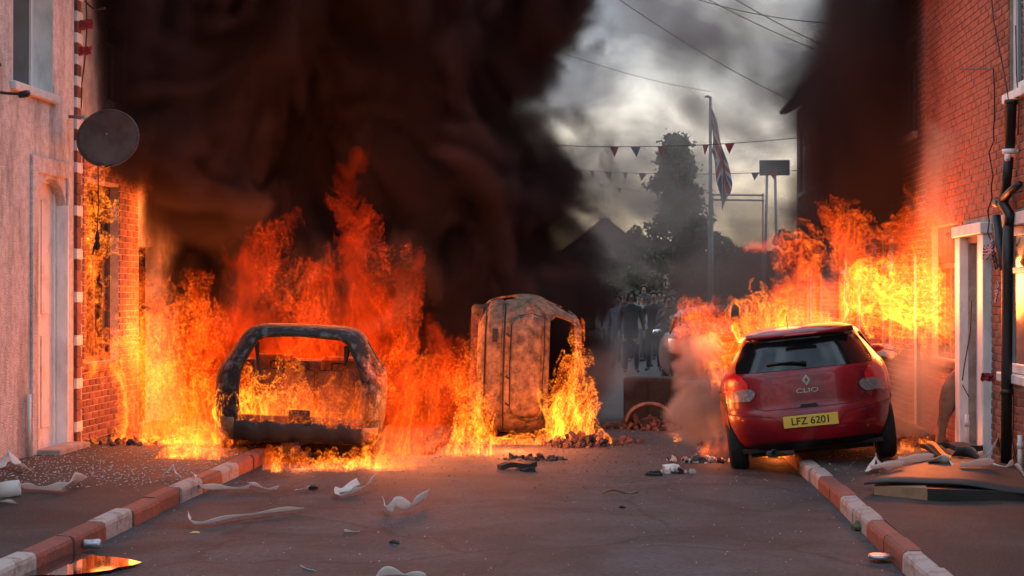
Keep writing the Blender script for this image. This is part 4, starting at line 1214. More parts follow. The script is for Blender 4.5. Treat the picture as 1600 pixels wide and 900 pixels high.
more = [(957, 42.5, 'coat_navy', 'hair', 'dark-haired person in navy at the left fringe of the crowd'),
        (976, 43, 'coat_grey', 'cap', 'person in grey with a cap behind the hooded one'),
        (994, 44, 'coat_white', 'hair', 'person in white top behind the hooded one in second row'),
        (1012, 43, 'coat_navy', 'hood', 'person with navy hood up in the second row'),
        (1030, 44.5, 'coat_grey', 'long', 'long-haired person in grey in the second row'),
        (1049, 43, 'coat_brown', 'hair', 'person in brown at right end of second row'),
        (962, 47, 'coat_grey', 'hood', 'person with grey hood up in back row, left end'),
        (982, 48, 'coat_pale', 'hair', 'person in pale blue in the back row of the crowd'),
        (1003, 49, 'coat_black', 'cap', 'person in black cap and coat in the back row'),
        (1022, 48, 'coat_white', 'hair', 'person in white in back row of the crowd'),
        (1038, 50, 'coat_navy', 'hair', 'person in navy in the back row below the tall conifer'),
        (970, 45, 'coat_black', 'hair', 'person in black between the pale blue top and the grey cap'),
        (988, 46, 'coat_navy', 'cap', 'navy-clad person in cap, third row centre'),
        (1014, 46, 'coat_black', 'long', 'long-haired person in black, third row'),
        (1043, 46.5, 'coat_black', 'hood', 'person with black hood up at right of third row'),
        (952, 50, 'coat_black', 'hair', 'person in black at far left of the back row'),
        (994, 51, 'coat_grey', 'long', 'long-haired person in grey in the back row centre'),
        (1052, 50, 'coat_grey', 'cap', 'person in grey and cap at far right of the back row'),
        (1006, 53, 'coat_brown', 'hair', 'tallest figure at the very back, head above the crowd')]
rr = random.Random(11)
for i, (px, Y, cm, hd, lb) in enumerate(more):
    person(crowd(px, Y), i % 3, R(rr.uniform(-60, 60)), rr.uniform(.96, 1.05) if 'tallest' not in lb else 1.16, cm, rr.choice(['jeans', 'jogger']), hd, lb)

# ================================================================== BACKGROUND
def leaf_crown(name, parent, m, fn, n, size, seed, squash=(1, 1, 1)):
    """many small leaf faces spread through a crown volume; fn(rng) gives a point"""
    rg = np.random.default_rng(seed)
    C = np.array([fn(rg) for _ in range(n)], float)
    a = rg.normal(size=(n, 3)); a /= np.linalg.norm(a, axis=1)[:, None]
    b = rg.normal(size=(n, 3)); b -= (a * b).sum(1)[:, None] * a; b /= np.linalg.norm(b, axis=1)[:, None]
    s = size * rg.uniform(.5, 1.4, (n, 1))
    V = np.stack([C - a * s, C + b * s * .5, C + a * s, C - b * s * .5], 1).reshape(-1, 3)
    me = bpy.data.meshes.new(name)
    me.vertices.add(len(V)); me.vertices.foreach_set('co', V.ravel())
    me.loops.add(len(V)); me.loops.foreach_set('vertex_index', np.arange(len(V)))
    me.polygons.add(n); me.polygons.foreach_set('loop_start', np.arange(0, 4 * n, 4)); me.polygons.foreach_set('loop_total', np.full(n, 4))
    me.update(); me.materials.append(m)
    return link(name, me, parent)
def conifer(loc, h, r, label, seed, m='leaf'):
    o = empty('conifer_tree', loc); tag(o, label, 'tree', 'trees beyond the street')
    t = MB(); t.tube([(0, 0, 0), (.05, 0, h * .5), (0, 0, h * .97)], [.22, .12, .02], 8); t.build('trunk', M['bark'], o, smooth=True)
    rg = random.Random(seed)
    br = []
    for i in range(70):
        z = h * (.12 + .86 * i / 69); R_ = r * (1.03 - z / h) ** .85 * rg.uniform(.70, 1.15)
        a = rg.uniform(0, 6.28); br.append((z, R_, a))
    lim = MB()
    for z, R_, a in br[::3]: lim.tube([(0, 0, z), (R_ * .9 * math.cos(a), R_ * .9 * math.sin(a), z + .12)], [.035, .008], 5)
    lim.build('limbs', M['bark'], o)
    def f(g):
        z, R_, a = br[int(g.integers(len(br)))]
        u = g.uniform(.05, 1) ** .6
        return (R_ * u * math.cos(a) + g.normal() * .20, R_ * u * math.sin(a) + g.normal() * .20, z + .12 * u + g.normal() * .16)
    leaf_crown('crown', o, M[m], f, 20000, .12, seed)
    return o
def bush(loc, h, r, label, seed, m='leaf2', n=5000, name='broadleaf_tree', grp='trees beyond the street'):
    o = empty(name, loc); tag(o, label, 'tree', grp)
    rg = random.Random(seed)
    t = MB(); t.tube([(0, 0, 0), (.1, 0, h * .45)], [.16, .09], 7)
    cl = []
    for i in range(22):
        a, u = rg.uniform(0, 6.28), rg.uniform(0, 1) ** .5
        c = Vector((r * u * math.cos(a), r * u * math.sin(a), h * (.35 + .58 * rg.random() * (1 - .35 * u)))); cl.append((c, rg.uniform(.22, .45) * r))
        if i % 2 == 0: t.tube([(.1, 0, h * .4), tuple((Vector((.1, 0, h * .4)) + c) / 2 + Vector((0, 0, .1))), tuple(c)], [.07, .04, .015], 5)
    t.build('trunk', M['bark'], o, smooth=True)
    def f(g):
        c, R_ = cl[int(g.integers(len(cl)))]
        d = g.normal(size=3); d /= np.linalg.norm(d); u = g.uniform(.3, 1) ** .5
        return (c.x + d[0] * R_ * u, c.y + d[1] * R_ * u, c.z + d[2] * R_ * u)
    leaf_crown('crown', o, M[m], f, n, .11, seed)
    return o
def bx(px, Y): return Vector((at(px, 460, Y).x, Y, 0))
conifer(bx(1056, 72), 8.5, 2.5, 'tall dark conifer standing behind the crowd at end of the street', 5)
bush(bx(990, 66), 4.6, 1.0, 'dark bushy tree at left foot of the tall conifer', 21, n=4500)
bush(bx(985, 60), 2.9, 1.1, 'green leafy shrub right behind the crowd', 22, n=4500)
bush(bx(1130, 78), 5.0, 1.5, 'rounded tree right of the flagpole', 23)
bush(bx(1175, 82), 4.6, 1.5, 'rounded tree below the signboard posts', 24)
bush(bx(1222, 80), 5.3, 1.6, 'rounded tree at the end of the right terrace', 25)
bush(bx(1095, 80), 5.6, 1.3, 'tree crown tucked between the conifer and flagpole', 26)
bush(bx(925, 80), 4.8, 1.5, 'tree beside the far gabled house, half in smoke', 27)

def gable_house(name, loc, w, d, he, hr_, m, label):
    o = empty(name, loc); tag(o, label, 'house')
    mb = MB()
    x0, x1 = -w/2, w/2
    mb.add([(x0, 0, 0), (x1, 0, 0), (x1, 0, he), (0, 0, hr_), (x0, 0, he), (x0, d, 0), (x1, d, 0), (x1, d, he), (0, d, hr_), (x0, d, he)],
           [(0, 1, 2, 3, 4), (6, 5, 9, 8, 7), (1, 6, 7, 2), (5, 0, 4, 9)])
    mb.build('wall', m, o)
    rf = MB()
    for s in (-1, 1):
        a, b = Vector((s * (w/2 + .25), 0, he - .18)), Vector((0, 0, hr_ + .05))
        rf.add([(a.x, -.2, a.z), (b.x, -.2, b.z), (b.x, d + .2, b.z), (a.x, d + .2, a.z), (a.x, -.2, a.z + .12), (b.x, -.2, b.z + .12), (b.x, d + .2, b.z + .12), (a.x, d + .2, a.z + .12)],
               [(0, 1, 2, 3), (4, 5, 6, 7), (0, 1, 5, 4), (1, 2, 6, 5), (2, 3, 7, 6), (3, 0, 4, 7)])
    r_ = rf.build('roof', M['slate'], o)
    ch = MB(); ch.box((-.3, d * .7 - .3, hr_ - .4), (.3, d * .7 + .3, hr_ + .35)); ch.build('chimney', m, r_)
    for wx in (-w * .25, w * .25):
        for z in (1.0, 3.4):
            if z + 1.2 > he: continue
            f = MB(); f.box((wx - .5, -.06, z), (wx + .5, -.005, z + 1.2)); ff = f.build('window', M['upvc'], o)
            p = MB(); p.box((wx - .43, -.07, z + .07), (wx + .43, -.062, z + 1.13)); p.build('pane', M['glass'], ff)
    return o
gable_house('gabled_house', bx(945, 84) , 4.2, 8, 3.9, 5.5, M['brick_far'], 'far gabled house seen dimly left of the tall conifer')
gable_house('far_bungalow', bx(1165, 110), 26, 8, 3.2, 4.6, M['brick_far'], 'long low building closing the end of the street behind trees')

# flagpole and flag
fp = at(1110, 460, 46); fp.z = .0
top = at(1110, 152, 46).z
o = empty('flagpole', fp); tag(o, 'tall grey flagpole standing right of the conifer', 'flagpole')
t = MB(); t.tube([(0, 0, -.02), (0, 0, 2.5), (0, 0, top)], [.075, .06, .04], 10); t.build('pole', M['pole'], o, smooth=True)
t = MB(); t.tube([(.02, 0, top - .02), (-.08, 0, top + .03), (-.16, 0, top + .0)], [.035, .04, .02], 8); t.build('finial', M['pole'], o, smooth=True)
t = MB(); t.box((-.16, -.16, -.02), (.16, .16, .05)); t.build('base_plate', M['steel'], o, bevel=.01)
def jack(u, v):     # 0 blue 1 white 2 red; u,v in 0..1
    x, y = (u - .5) * 2, (v - .5)
    ax, ay = abs(x), abs(y)
    if ax < .10 or ay < .10: return 2
    if ax < .17 or ay < .17: return 1
    d1, d2 = abs(y * 2 - x) / 2.236, abs(y * 2 + x) / 2.236
    if min(d1, d2) < .045: return 2
    if min(d1, d2) < .13: return 1
    return 0
def jack_cloth(name, fn, nu, nv, mats=('flag_blue', 'flag_white', 'flag_red')):
    mb = MB(); v = [fn(i / nu, j / nv) for i in range(nu + 1) for j in range(nv + 1)]
    mb.v = [tuple(p) for p in v]
    for i in range(nu):
        for j in range(nv):
            mb.f.append((i*(nv+1)+j, (i+1)*(nv+1)+j, (i+1)*(nv+1)+j+1, i*(nv+1)+j+1)); mb.m.append(jack((i + .5) / nu, (j + .5) / nv))
    return mb.mesh(name, [M[m] for m in mats], True)
def hang(u, v):     # limp flag, hoist at the pole, fly end hanging down
    h0 = top - .45 - (1 - v) * 1.05
    fall = u ** 1.1 * 1.75
    x = .05 + u * .66 * (1 - .45 * (1 - v)) + .04 * math.sin(u * 9 + v * 6)
    x = x * (.55 + .45 * (1 - abs(v - .5)))
    y = .10 * math.sin(u * 8 + v * 5) * (.3 + u)
    z = h0 - fall + v * .15 + (v - .5) * -.30 * u
    return fp + Vector((x, y, z))
fo = link('union_flag', jack_cloth('union_flag', hang, 48, 32))
tag(fo, 'limp union flag hanging from the top of the flagpole', 'flag')
md = fo.modifiers.new('thickness', 'SOLIDIFY'); md.thickness = .006

# bunting across the street
def pennant_mesh(m):
    mb = MB(); w, h = .13, .25
    mb.add([(-w, 0, 0), (w, 0, 0), (0, .015, -h), (-w, .006, 0), (w, .006, 0), (0, .021, -h)], [(0, 2, 1), (3, 4, 5), (0, 1, 4, 3), (1, 2, 5, 4), (2, 0, 3, 5)])
    return mb.mesh('pennant', M[m])
pens = [pennant_mesh(m) for m in ('flag_red', 'flag_blue', 'flag_white')]
def bunting(y_, pxa, pya, pxb, pyb, sag, xs, label, scale=1.0):
    A, B = at(pxa, pya, y_), at(pxb, pyb, y_)
    o = empty('bunting', A); tag(o, label, 'bunting')
    n = 30
    def pt(t): return A.lerp(B, t) + Vector((0, 0, -sag * 4 * t * (1 - t)))
    s = MB(); s.tube([pt(k / n) - A for k in range(n + 1)], .010, 5); s.build('string', M['cable'], o)
    for i, px in enumerate(xs):
        t = (px - pxa) / (pxb - pxa)
        p = link('pennant', pens[(0, 1, 0, 2, 0, 1)[i % 6] if i % 6 != 3 else 0], o, pt(t) - A, (R(rr.uniform(-12, 12)), R(rr.uniform(-6, 6)), R(rr.uniform(-60, 60))))
        p.scale = (scale,) * 3
bunting(40, 700, 215, 1250, 215, .22, (962, 995, 1034, 1104, 1141), 'bunting string of dark triangular pennants crossing in front of flagpole', 1.0)
bunting(52, 860, 262, 1300, 262, .20, (926, 952, 978, 1005, 1057, 1181, 1209), 'lower bunting string further back with small dark pennants', 1.0)
bunting(60, 880, 270, 1010, 300, .1, (940, 968), 'short bunting string sagging near the far gabled house', .7)

# signboard on two posts, with pipe rails
sp = bx(1206, 58)
o = empty('signboard', sp); tag(o, 'dark rectangular signboard on two posts above the trees', 'signboard')
zt, zb = at(1206, 250, 58).z, at(1206, 274, 58).z
b = MB(); b.box((-.42, 0, zb), (.62, .12, zt)); b.build('board', M['dark_grey'], o, bevel=.02)
for x, dx in ((-.16, -.12), (.12, .10)):
    b = MB(); b.tube([(x + dx, .06, 0), (x, .06, zb)], .05, 8); b.build('post', M['steel'], o, smooth=True)
o = empty('pipe_rail', bx(1155, 57)); tag(o, 'horizontal steel pipe rail left of the signboard posts', 'rail')
for z in (at(1155, 304, 57).z, at(1155, 312, 57).z):
    b = MB(); b.tube([(-.95, 0, z), (.85, 0, z - .03)], .035, 8); b.build('pipe', M['steel'], o, smooth=True)
for x in (-.9, .8):
    b = MB(); b.tube([(x, 0, 0), (x, 0, at(1155, 302, 57).z)], .03, 8); b.build('post', M['steel'], o, smooth=True)

# overhead wires
def wire(label, a, b, sag, r=.008):
    n = 26; A, B = Vector(a), Vector(b)
    s = MB(); s.tube([A.lerp(B, k / n) - A + Vector((0, 0, -sag * 4 * (k / n) * (1 - k / n))) for k in range(n + 1)], r, 5)
    o = s.build('overhead_wire', M['cable'], None, A); tag(o, label, 'wire', 'overhead wires'); return o
wire('overhead wire dropping from top centre down past the flagpole top', at(940, -20, 30), at(1262, 170, 34), .12)
wire('overhead wire crossing the top of the sky from left to the right terrace', at(1040, -18, 29), at(1420, 38, 24), .20)
wire('steep overhead wire at top, second from right', at(1080, -15, 27), at(1320, 95, 30), .06)
wire('steep overhead wire furthest right at top of sky', at(1125, -15, 26), at(1330, 90, 28), .05)
wire('faint thin wire from the smoke edge to the flagpole top', at(820, 60, 40), at(1110, 143, 45.6), .15, .006)

# ================================================================== FIXTURES ON THE HOUSES
# satellite dish on the corner of the rendered house
dc = at(168, 216, 17.35)
o = empty('satellite_dish', dc, (R(4), R(-4), R(-24)))
tag(o, 'dark grey satellite dish mounted at the corner of the pale house', 'satellite dish')
ds = MB(); P = []
for i in range(9):
    r = i / 8
    P.append([Vector((.37 * r * math.cos(2*math.pi*k/40), -.075 * r * r + .075, .305 * r * math.sin(2*math.pi*k/40))) for k in range(40)])
ds.grid(P, wrap=True); ds.v = [(x * 1.14, y, z * .97) for x, y, z in ds.v]; ds.build('reflector', M['dish'], o, smooth=True, solid=.006)
rm = MB(); rm.tube([(.424 * math.cos(2*math.pi*k/40), .0, .298 * math.sin(2*math.pi*k/40)) for k in range(41)], .007, 6); rm.build('rim', M['dish'], o, smooth=True)
am = MB(); am.tube([(0, .05, -.27), (.02, -.10, -.315), (.04, -.20, -.295)], .010, 6); am.build('feed_arm', M['black_plastic'], o, smooth=True)
am = MB(); am.lathe([(.001, -.05), (.026, -.045), (.028, .03), (.02, .045), (.001, .05)], 12, Matrix.Translation((.05, -.215, -.285)) @ Matrix.Rotation(R(70), 4, 'X')); am.build('receiver', M['black_plastic'], o, smooth=True)
inv = o.matrix_basis.inverted()
w0 = Vector((WL + .005, 17.62, dc.z + .26))
mt = MB(); mt.tube([inv @ w0, inv @ (w0 + Vector((.16, 0, .0))), inv @ (w0 + Vector((.22, -.02, -.1))), Vector((-.05, .08, .05))], .019, 8); mt.build('wall_mount', M['steel'], o, smooth=True)
# second dish, cut off by the left edge of the picture
dc2 = at(-24, 100, 15.1)
o = empty('satellite_dish', dc2, (R(8), 0, R(-30)))
tag(o, 'satellite dish cut off by the left edge, its black feed arm showing', 'satellite dish')
ds = MB(); P = []
for i in range(8):
    r = i / 7
    P.append([Vector((.20 * r * math.cos(2*math.pi*k/32), -.06 * r * r + .06, .21 * r * math.sin(2*math.pi*k/32))) for k in range(32)])
ds.grid(P, wrap=True); ds.build('reflector', M['dish'], o, smooth=True, solid=.006)
inv = o.matrix_basis.inverted()
e1, e0 = at(38, 147, 14.85), at(-20, 142, 15.1)
am = MB(); am.tube([inv @ e0, inv @ at(12, 146, 14.9), inv @ e1], [.014, .014, .012], 8); am.build('feed_arm', M['black_plastic'], o, smooth=True)
am = MB(); am.lathe([(.001, -.055), (.030, -.05), (.034, .03), (.024, .05), (.001, .055)], 12, inv @ Matrix.Translation(e1) @ Matrix.Rotation(R(80), 4, 'Y')); am.build('receiver', M['black_plastic'], o, smooth=True)
am = MB(); am.tube([inv @ at(30, 147, 14.86), inv @ at(20, 156, 14.86), inv @ at(12, 162, 14.86)], .005, 5); am.build('lead', M['dirty_white'], o)
w0 = Vector((WL + .0, 15.15, dc2.z)); am = MB(); am.tube([inv @ w0, inv @ (w0 + Vector((.18, 0, 0))), Vector((0, .07, 0))], .018, 8); am.build('wall_mount', M['steel'], o)
# cable with red bunting scraps at the corner quoins, and a hanging burnt lamp
def hang_cable(label, pts, r=.008, name='hanging_cable'):
    A = Vector(pts[0]); s = MB(); s.tube([Vector(p) - A for p in pts], r, 6); o = s.build(name, M['cable'], None, A, smooth=True); tag(o, label, 'cable', 'cables on the house fronts'); return o
hang_cable('cable running down the painted corner quoins above the dish', [wp(134, -10, WL + .07), wp(136, 40, WL + .09), wp(133, 90, WL + .07), wp(128, 130, WL + .07), wp(127, 170, WL + .06)])
hang_cable('loose white-tipped cable end sticking out at top left', [wp(133, 2, WL + .1), at(141, 10, 17.7), at(150, 15, 17.6), at(164, 13, 17.5)], .010)
hang_cable('thin cable hanging below the satellite dish in front of the fire', [at(153, 255, 17.6), at(154, 310, 17.6), at(152, 365, 17.6)], .006)
lp = MB(); lp.lathe([(.001, .0), (.03, .01), (.035, .06), (.02, .10), (.03, .13), (.012, .2), (.001, .21)], 10, Matrix.Translation((0, 0, -.2)))
lp.tube([(0, 0, -.1), (-.03, -.02, -.17), (-.05, 0, -.25)], [.02, .015, .008], 6)
o = lp.build('melted_lamp', M['soot'], None, at(152, 362, 17.6), smooth=True); tag(o, 'small black melted lamp dangling from a cable below the dish', 'lamp')
def scrap(label, p, s, rot):
    def fn(u, v): return Vector(((u - .5) * s * 1.7, .012 * math.sin(u * 7), (v - .5) * s - .15 * s * math.sin(u * 3)))
    o = link('bunting_scrap', jack_cloth('bunting_scrap', fn, 22, 14), None, p, rot); tag(o, label, 'bunting', 'bunting scraps on house fronts')
    md = o.modifiers.new('thickness', 'SOLIDIFY'); md.thickness = .003
def red_scrap(label, p, s):
    mb = MB(); rg = random.Random(int(p.z * 1000)); P = []
    for i in range(7): P.append([Vector(((i - 3) * s / 5 + rg.uniform(-.01, .01), rg.uniform(-.02, .02), j * s / 6 - s * .3 + rg.uniform(-.012, .012))) for j in range(5)])
    mb.grid(P); o = mb.build('bunting_scrap', M['flag_red'], None, p, solid=.004); tag(o, label, 'bunting', 'bunting scraps on house fronts')
red_scrap('upper red bunting scrap tied to the corner cable at top left', wp(132, 39, WL + .09), .16)
red_scrap('lower red bunting scrap tied to the corner cable at top left', wp(131, 80, WL + .09), .14)
scrap('topmost small union flag scrap beside the black drainpipe', wp(1545, 388, WR - .07), .15, (R(10), R(15), R(100)))
scrap('middle small union flag scrap caught on the black drainpipe', wp(1555, 404, WR - .10), .15, (R(-10), R(-20), R(70)))
scrap('lowest union flag scrap hanging beside the white door', wp(1558, 455, WR - .10), .14, (R(10), R(-30), R(80)))
red_scrap('red ribbon scrap on the white door jamb', wp(1543, 590, WR - .11), .10)

# black drainpipe with a branched joint
o = empty('drainpipe', (WR - .09, 16.3, PV)); tag(o, 'black branched drainpipe running up the right brick house', 'drainpipe')
def wl_(px, py, dx=.09): return wp(px, py, WR - dx) - Vector(o.location)
b = MB(); b.tube([wl_(1580, 158), wl_(1580, 160), wl_(1577, 236)], [.055, .052, .050], 12); b.build('upper_pipe', M['black_plastic'], o, smooth=True)
b = MB(); b.tube([wl_(1580, 156), wl_(1580, 163)], .062, 12); b.build('collar', M['black_plastic'], o, smooth=True)
b = MB(); b.tube([wl_(1577, 233), wl_(1577, 240)], .066, 12); b.tube([wl_(1577, 236), wl_(1592, 236, .01)], .02, 8); b.build('clip', M['white'], o, smooth=True)
b = MB(); b.lathe([(.001, -.02), (.03, -.02), (.034, .0), (.03, .02), (.001, .02)], 14, Matrix.Translation(wl_(1574, 246, .15)) @ Matrix.Rotation(R(90), 4, 'Y')); b.build('bolt', M['white'], o, smooth=True)
b = MB(); b.tube([wl_(1576, 246), wl_(1572, 290), wl_(1567, 318), wl_(1578, 336), wl_(1576, 352)], [.046, .044, .05, .045, .045], 12); b.build('elbow_pipe', M['black_plastic'], o, smooth=True)
b = MB(); b.tube([wl_(1568, 312), wl_(1580, 298), wl_(1593, 288)], [.042, .036, .032], 10); b.build('branch', M['black_plastic'], o, smooth=True)
b = MB(); b.tube([wl_(1566, 318), wl_(1557, 316)], [.045, .048], 10); b.build('branch', M['black_plastic'], o, smooth=True)
b = MB(); b.tube([wl_(1557, 338, .11), wl_(1562, 385, .11), wl_(1569, 420, .11)], [.042, .042, .040], 12); b.build('side_pipe', M['black_plastic'], o, smooth=True)
b = MB(); b.tube([wl_(1576, 352), wl_(1574, 420), wl_(1573, 560), wl_(1572, 735)], [.048, .05, .05, .05], 12); b.build('lower_pipe', M['black_plastic'], o, smooth=True)
b = MB(); b.tube([wl_(1573, 608), wl_(1573, 616)], .06, 12); b.build('collar', M['black_plastic'], o, smooth=True)
for px, lab in ((1594, 'short white pipe stub at the right edge of the wall'), (1511, 'white pipe stub against the bricks left of the white doorway')):
    base = wp(px, 745 if px > 1550 else 693, WR - .06); base.z = PV
    zt = wp(px, 680 if px > 1550 else 648, WR - .06).z
    q = empty('pipe_stub', base); tag(q, lab, 'pipe', 'white pipe stubs')
    b = MB(); b.tube([(0, 0, -.01), (0, 0, zt - PV)], .022, 10); b.build('pipe', M['dirty_white'], q, smooth=True)
    for za, zb_, r_ in ((.02, .07, .032), (zt - PV - .12, zt - PV - .07, .028)):
        b = MB(); b.tube([(0, 0, za), (0, 0, zb_)], r_, 10); b.build('collar', M['dirty_white'], q, smooth=True)
rg = random.Random(5)
hang_cable('dangling cable down the right brick wall from the upper hook', [wp(1500, 108, WR - .05), wp(1552, 108, WR - .05)] + [wp(1553 + rg.uniform(-4, 4) - (y - 108) * .03, y, WR - .06) for y in range(130, 380, 18)] + [wp(1552, 385, WR - .06), wp(1556, 372, WR - .06)], .007)
hang_cable('cable looping from roof height to the black drainpipe top', [wp(1548, -20, WR - .05), wp(1552, 30, WR - .05), wp(1562, 80, WR - .06), wp(1572, 130, WR - .06), wp(1576, 156, WR - .06)], .006)
hang_cable('thin cable beside the upper right window', [wp(1587, 40, WR - .05), wp(1588, 110, WR - .05), wp(1592, 170, WR - .05), wp(1590, 210, WR - .05)], .006)
hang_cable('cable dangling beside the burning right window', [wp(1518, 470, WR - .05), wp(1516, 520, WR - .05), wp(1507, 570, WR - .06), wp(1503, 600, WR - .06), wp(1514, 620, WR - .06)], .006)
hang_cable('cable down the wall right of the black drainpipe', [wp(1582, 590, WR - .04), wp(1584, 640, WR - .04), wp(1582, 690, WR - .04), wp(1588, 720, WR - .04)], .006)

# ================================================================== LITTER AND DEBRIS
def ribbon(label, pts, width, m='paper', name='paper_strip', twist=None, cup=.03, group='paper strips on the ground'):
    """a curled strip of paper along world points; the width leans by twist degrees (0 = lying flat across)"""
    A = Vector(pts[0]); pts = [Vector(p) for p in pts]
    # Catmull-Rom
    q = []; tw = []
    T = twist or [0] * len(pts)
    for i in range(len(pts) - 1):
        p0, p1, p2, p3 = pts[max(i-1, 0)], pts[i], pts[i+1], pts[min(i+2, len(pts)-1)]
        for k in range(8):
            t = k / 8
            q.append(.5 * ((2*p1) + (p2 - p0) * t + (2*p0 - 5*p1 + 4*p2 - p3) * t*t + (3*p1 - p0 - 3*p2 + p3) * t**3)); tw.append(T[i] + (T[i+1] - T[i]) * t)
    q.append(pts[-1]); tw.append(T[-1])
    tw = [min(72, t * .7 + 26 + 14 * math.sin(i * .45 + len(pts))) for i, t in enumerate(tw)]; width *= .78
    q = [p + Vector((0, 0, width * .5 * math.sin(R(t)))) for p, t in zip(q, tw)]
    P = []
    for i, p in enumerate(q):
        t = (q[min(i+1, len(q)-1)] - q[max(i-1, 0)]).normalized()
        s = t.cross(Vector((0, 0, 1))); s = s.normalized() if s.length > 1e-4 else Vector((1, 0, 0)); u = s.cross(t)
        a = R(tw[i]); w = s * math.cos(a) + u * math.sin(a); nn = w.cross(t)
        row = []
        for k in range(5):
            c = (k / 4 - .5)
            row.append(p - A + w * width * c + nn * width * cup * (c * c * 4 - .5))
        P.append(row)
    mb = MB(); mb.grid(P)
    zmin = min((v[2] + A.z) for v in mb.v)
    o = mb.build(name, M[m], None, A, smooth=True, solid=.0015); tag(o, label, 'paper', group); return o
def g(px, py, z=0, h=.0):
    p = gp(px, py, z); p.z += h; return p
PZ = PV + .012
ribbon('long white paper strip on the road left of centre, one end folded', [g(296, 815, .02, .03), g(300, 823, .02, .02), g(330, 820, .02, .01), g(380, 810, .03, .015), g(440, 802, .03, .01), g(472, 798, .03, .01)], .075, twist=[60, 20, 10, 8, 5, 5])
ribbon('white paper strip trailing over the left kerb onto the road', [g(302, 748, PV, .03), g(306, 760, .06, .03), g(318, 769, .02, .02), g(350, 769, .02, .02), g(390, 767, .02, .015)], .10, twist=[20, 40, 25, 10, 5])
ribbon('short white paper curl near the burnt car on the road', [g(390, 762, .02, .02), g(400, 766, .02, .03), g(418, 768, .02, .015), g(434, 767, .02, .01)], .07, twist=[30, 20, 5, 0])
ribbon('white paper loop on the road below the burnt car', [g(560, 768, .02, .06), g(540, 770, .02, .02), g(527, 774, .02, .02), g(532, 779, .02, .015), g(556, 774, .02, .02), g(574, 769, .02, .045), g(584, 762, .02, .06)], .085, twist=[40, 10, 20, 10, 20, 40, 60])
ribbon('white bow-shaped paper twist in the middle of the road', [g(600, 799, .02, .035), g(606, 805, .02, .015), g(620, 805, .02, .06), g(636, 803, .02, .03), g(652, 799, .02, .045), g(668, 790, .02, .055)], .12, twist=[70, 30, 60, 30, 55, 75])
ribbon('white paper strip lying near the flames on the road', [g(462, 768, .02, .01), g(475, 767, .02, .015), g(492, 763, .02, .01)], .05)
ribbon('white paper sheet at the bottom edge of the road', [g(575, 912, .02, .0), g(600, 910, .02, .03), g(635, 909, .02, .03), g(668, 912, .02, .0)], .14, twist=[0, 0, 0, 0])
ribbon('small white paper scrap flat on the road under the bow-shaped twist', [g(538, 833, .02, .006), g(562, 833, .02, .006)], .05)
ribbon('small white paper scrap near bottom centre of road', [g(472, 890, .02, .006), g(492, 894, .02, .006)], .05)
ribbon('long white paper strip unrolled on the left pavement', [g(35, 768, PV, .015), g(60, 769, PV, .015), g(92, 772, PV, .02), g(103, 773, PV, .05), g(115, 765, PV, .06), g(130, 755, PV, .015)], .11, twist=[5, 10, 40, 30, 45, 20])
ribbon('white paper sheet tented against the pale house wall', [g(0, 737, PV, .02), g(14, 732, PV, .12), g(28, 736, PV, .05), g(44, 738, PV, .01)], .13, twist=[0, 10, 0, 0])
ribbon('white paper strip at the left edge of the pavement', [g(-6, 786, PV, .01), g(12, 788, PV, .012), g(26, 789, PV, .008)], .06)
ribbon('white paper tube scrap behind the left kerb', [g(254, 750, PV, .02), g(268, 747, PV, .06), g(277, 748, PV, .02)], .10, twist=[20, 40, 20])
# paper roll
p = gp(14, 776, PV); o = empty('paper_roll', p, (0, 0, R(12))); tag(o, 'white paper roll lying on the left pavement, open end to the camera', 'paper roll')
b = MB(); b.lathe([(.030, -.085), (.062, -.085), (.066, 0), (.062, .085), (.030, .085)], 20, Matrix.Translation((0, 0, .062)) @ Matrix.Rotation(R(82), 4, 'Y'), closed=True); b.build('roll', M['paper'], o, smooth=True)
# cup, cans and packets in the left gutter
p = gp(144, 860, .0); o = empty('drink_can', p, (0, 0, R(12))); tag(o, 'crushed pale drink can lying on the road by the left kerb', 'can')
b = MB(); b.lathe([(.001, -.058), (.026, -.058), (.033, -.05), (.030, -.01), (.034, .03), (.033, .05), (.026, .058), (.001, .058)], 16, Matrix.Translation((0, 0, .045)) @ Matrix.Rotation(R(90), 4, 'Y')); b.build('can_body', M['can'], o, smooth=True)
b = MB(); b.lathe([(.022, .058), (.024, .062), (.026, .058)], 16, Matrix.Translation((0, 0, .045)) @ Matrix.Rotation(R(90), 4, 'Y')); b.build('can_rim', M['steel'], o, smooth=True)
def crumple(label, p, s, m, name, cat, seed, squash=.6, group=None, rot=0):
    rg = random.Random(seed); bm = bmesh.new(); bmesh.ops.create_icosphere(bm, subdivisions=2, radius=1)
    for v in bm.verts:
        k = rg.uniform(.62, 1.15); v.co = Vector((v.co.x * s[0] * k, v.co.y * s[1] * k, max(-.5, v.co.z) * s[2] * k + s[2] * .45))
    me = bpy.data.meshes.new(name); bm.to_mesh(me); bm.free(); me.materials.append(M[m])
    o = link(name, me, None, p, (0, 0, rot)); tag(o, label, cat, group); return o
crumple('blue crisp packet at the foot of the left kerb', gp(150, 836), (.06, .05, .025), 'blue_card', 'crisp_packet', 'packet', 1, group='litter in the left gutter')
crumple('blue and white wrapper lying against a white kerb stone', gp(205, 812), (.05, .06, .05), 'blue_card', 'food_wrapper', 'wrapper', 2, group='litter in the left gutter')
crumple('pinkish crumpled tissue beside the blue wrapper at left kerb', gp(215, 805), (.035, .04, .04), 'paper', 'tissue', 'tissue', 3, group='litter in the left gutter')
crumple('grey crumpled wrapper in the dark of the left gutter', gp(62, 878), (.09, .05, .03), 'can', 'food_wrapper', 'wrapper', 4, group='litter in the left gutter')
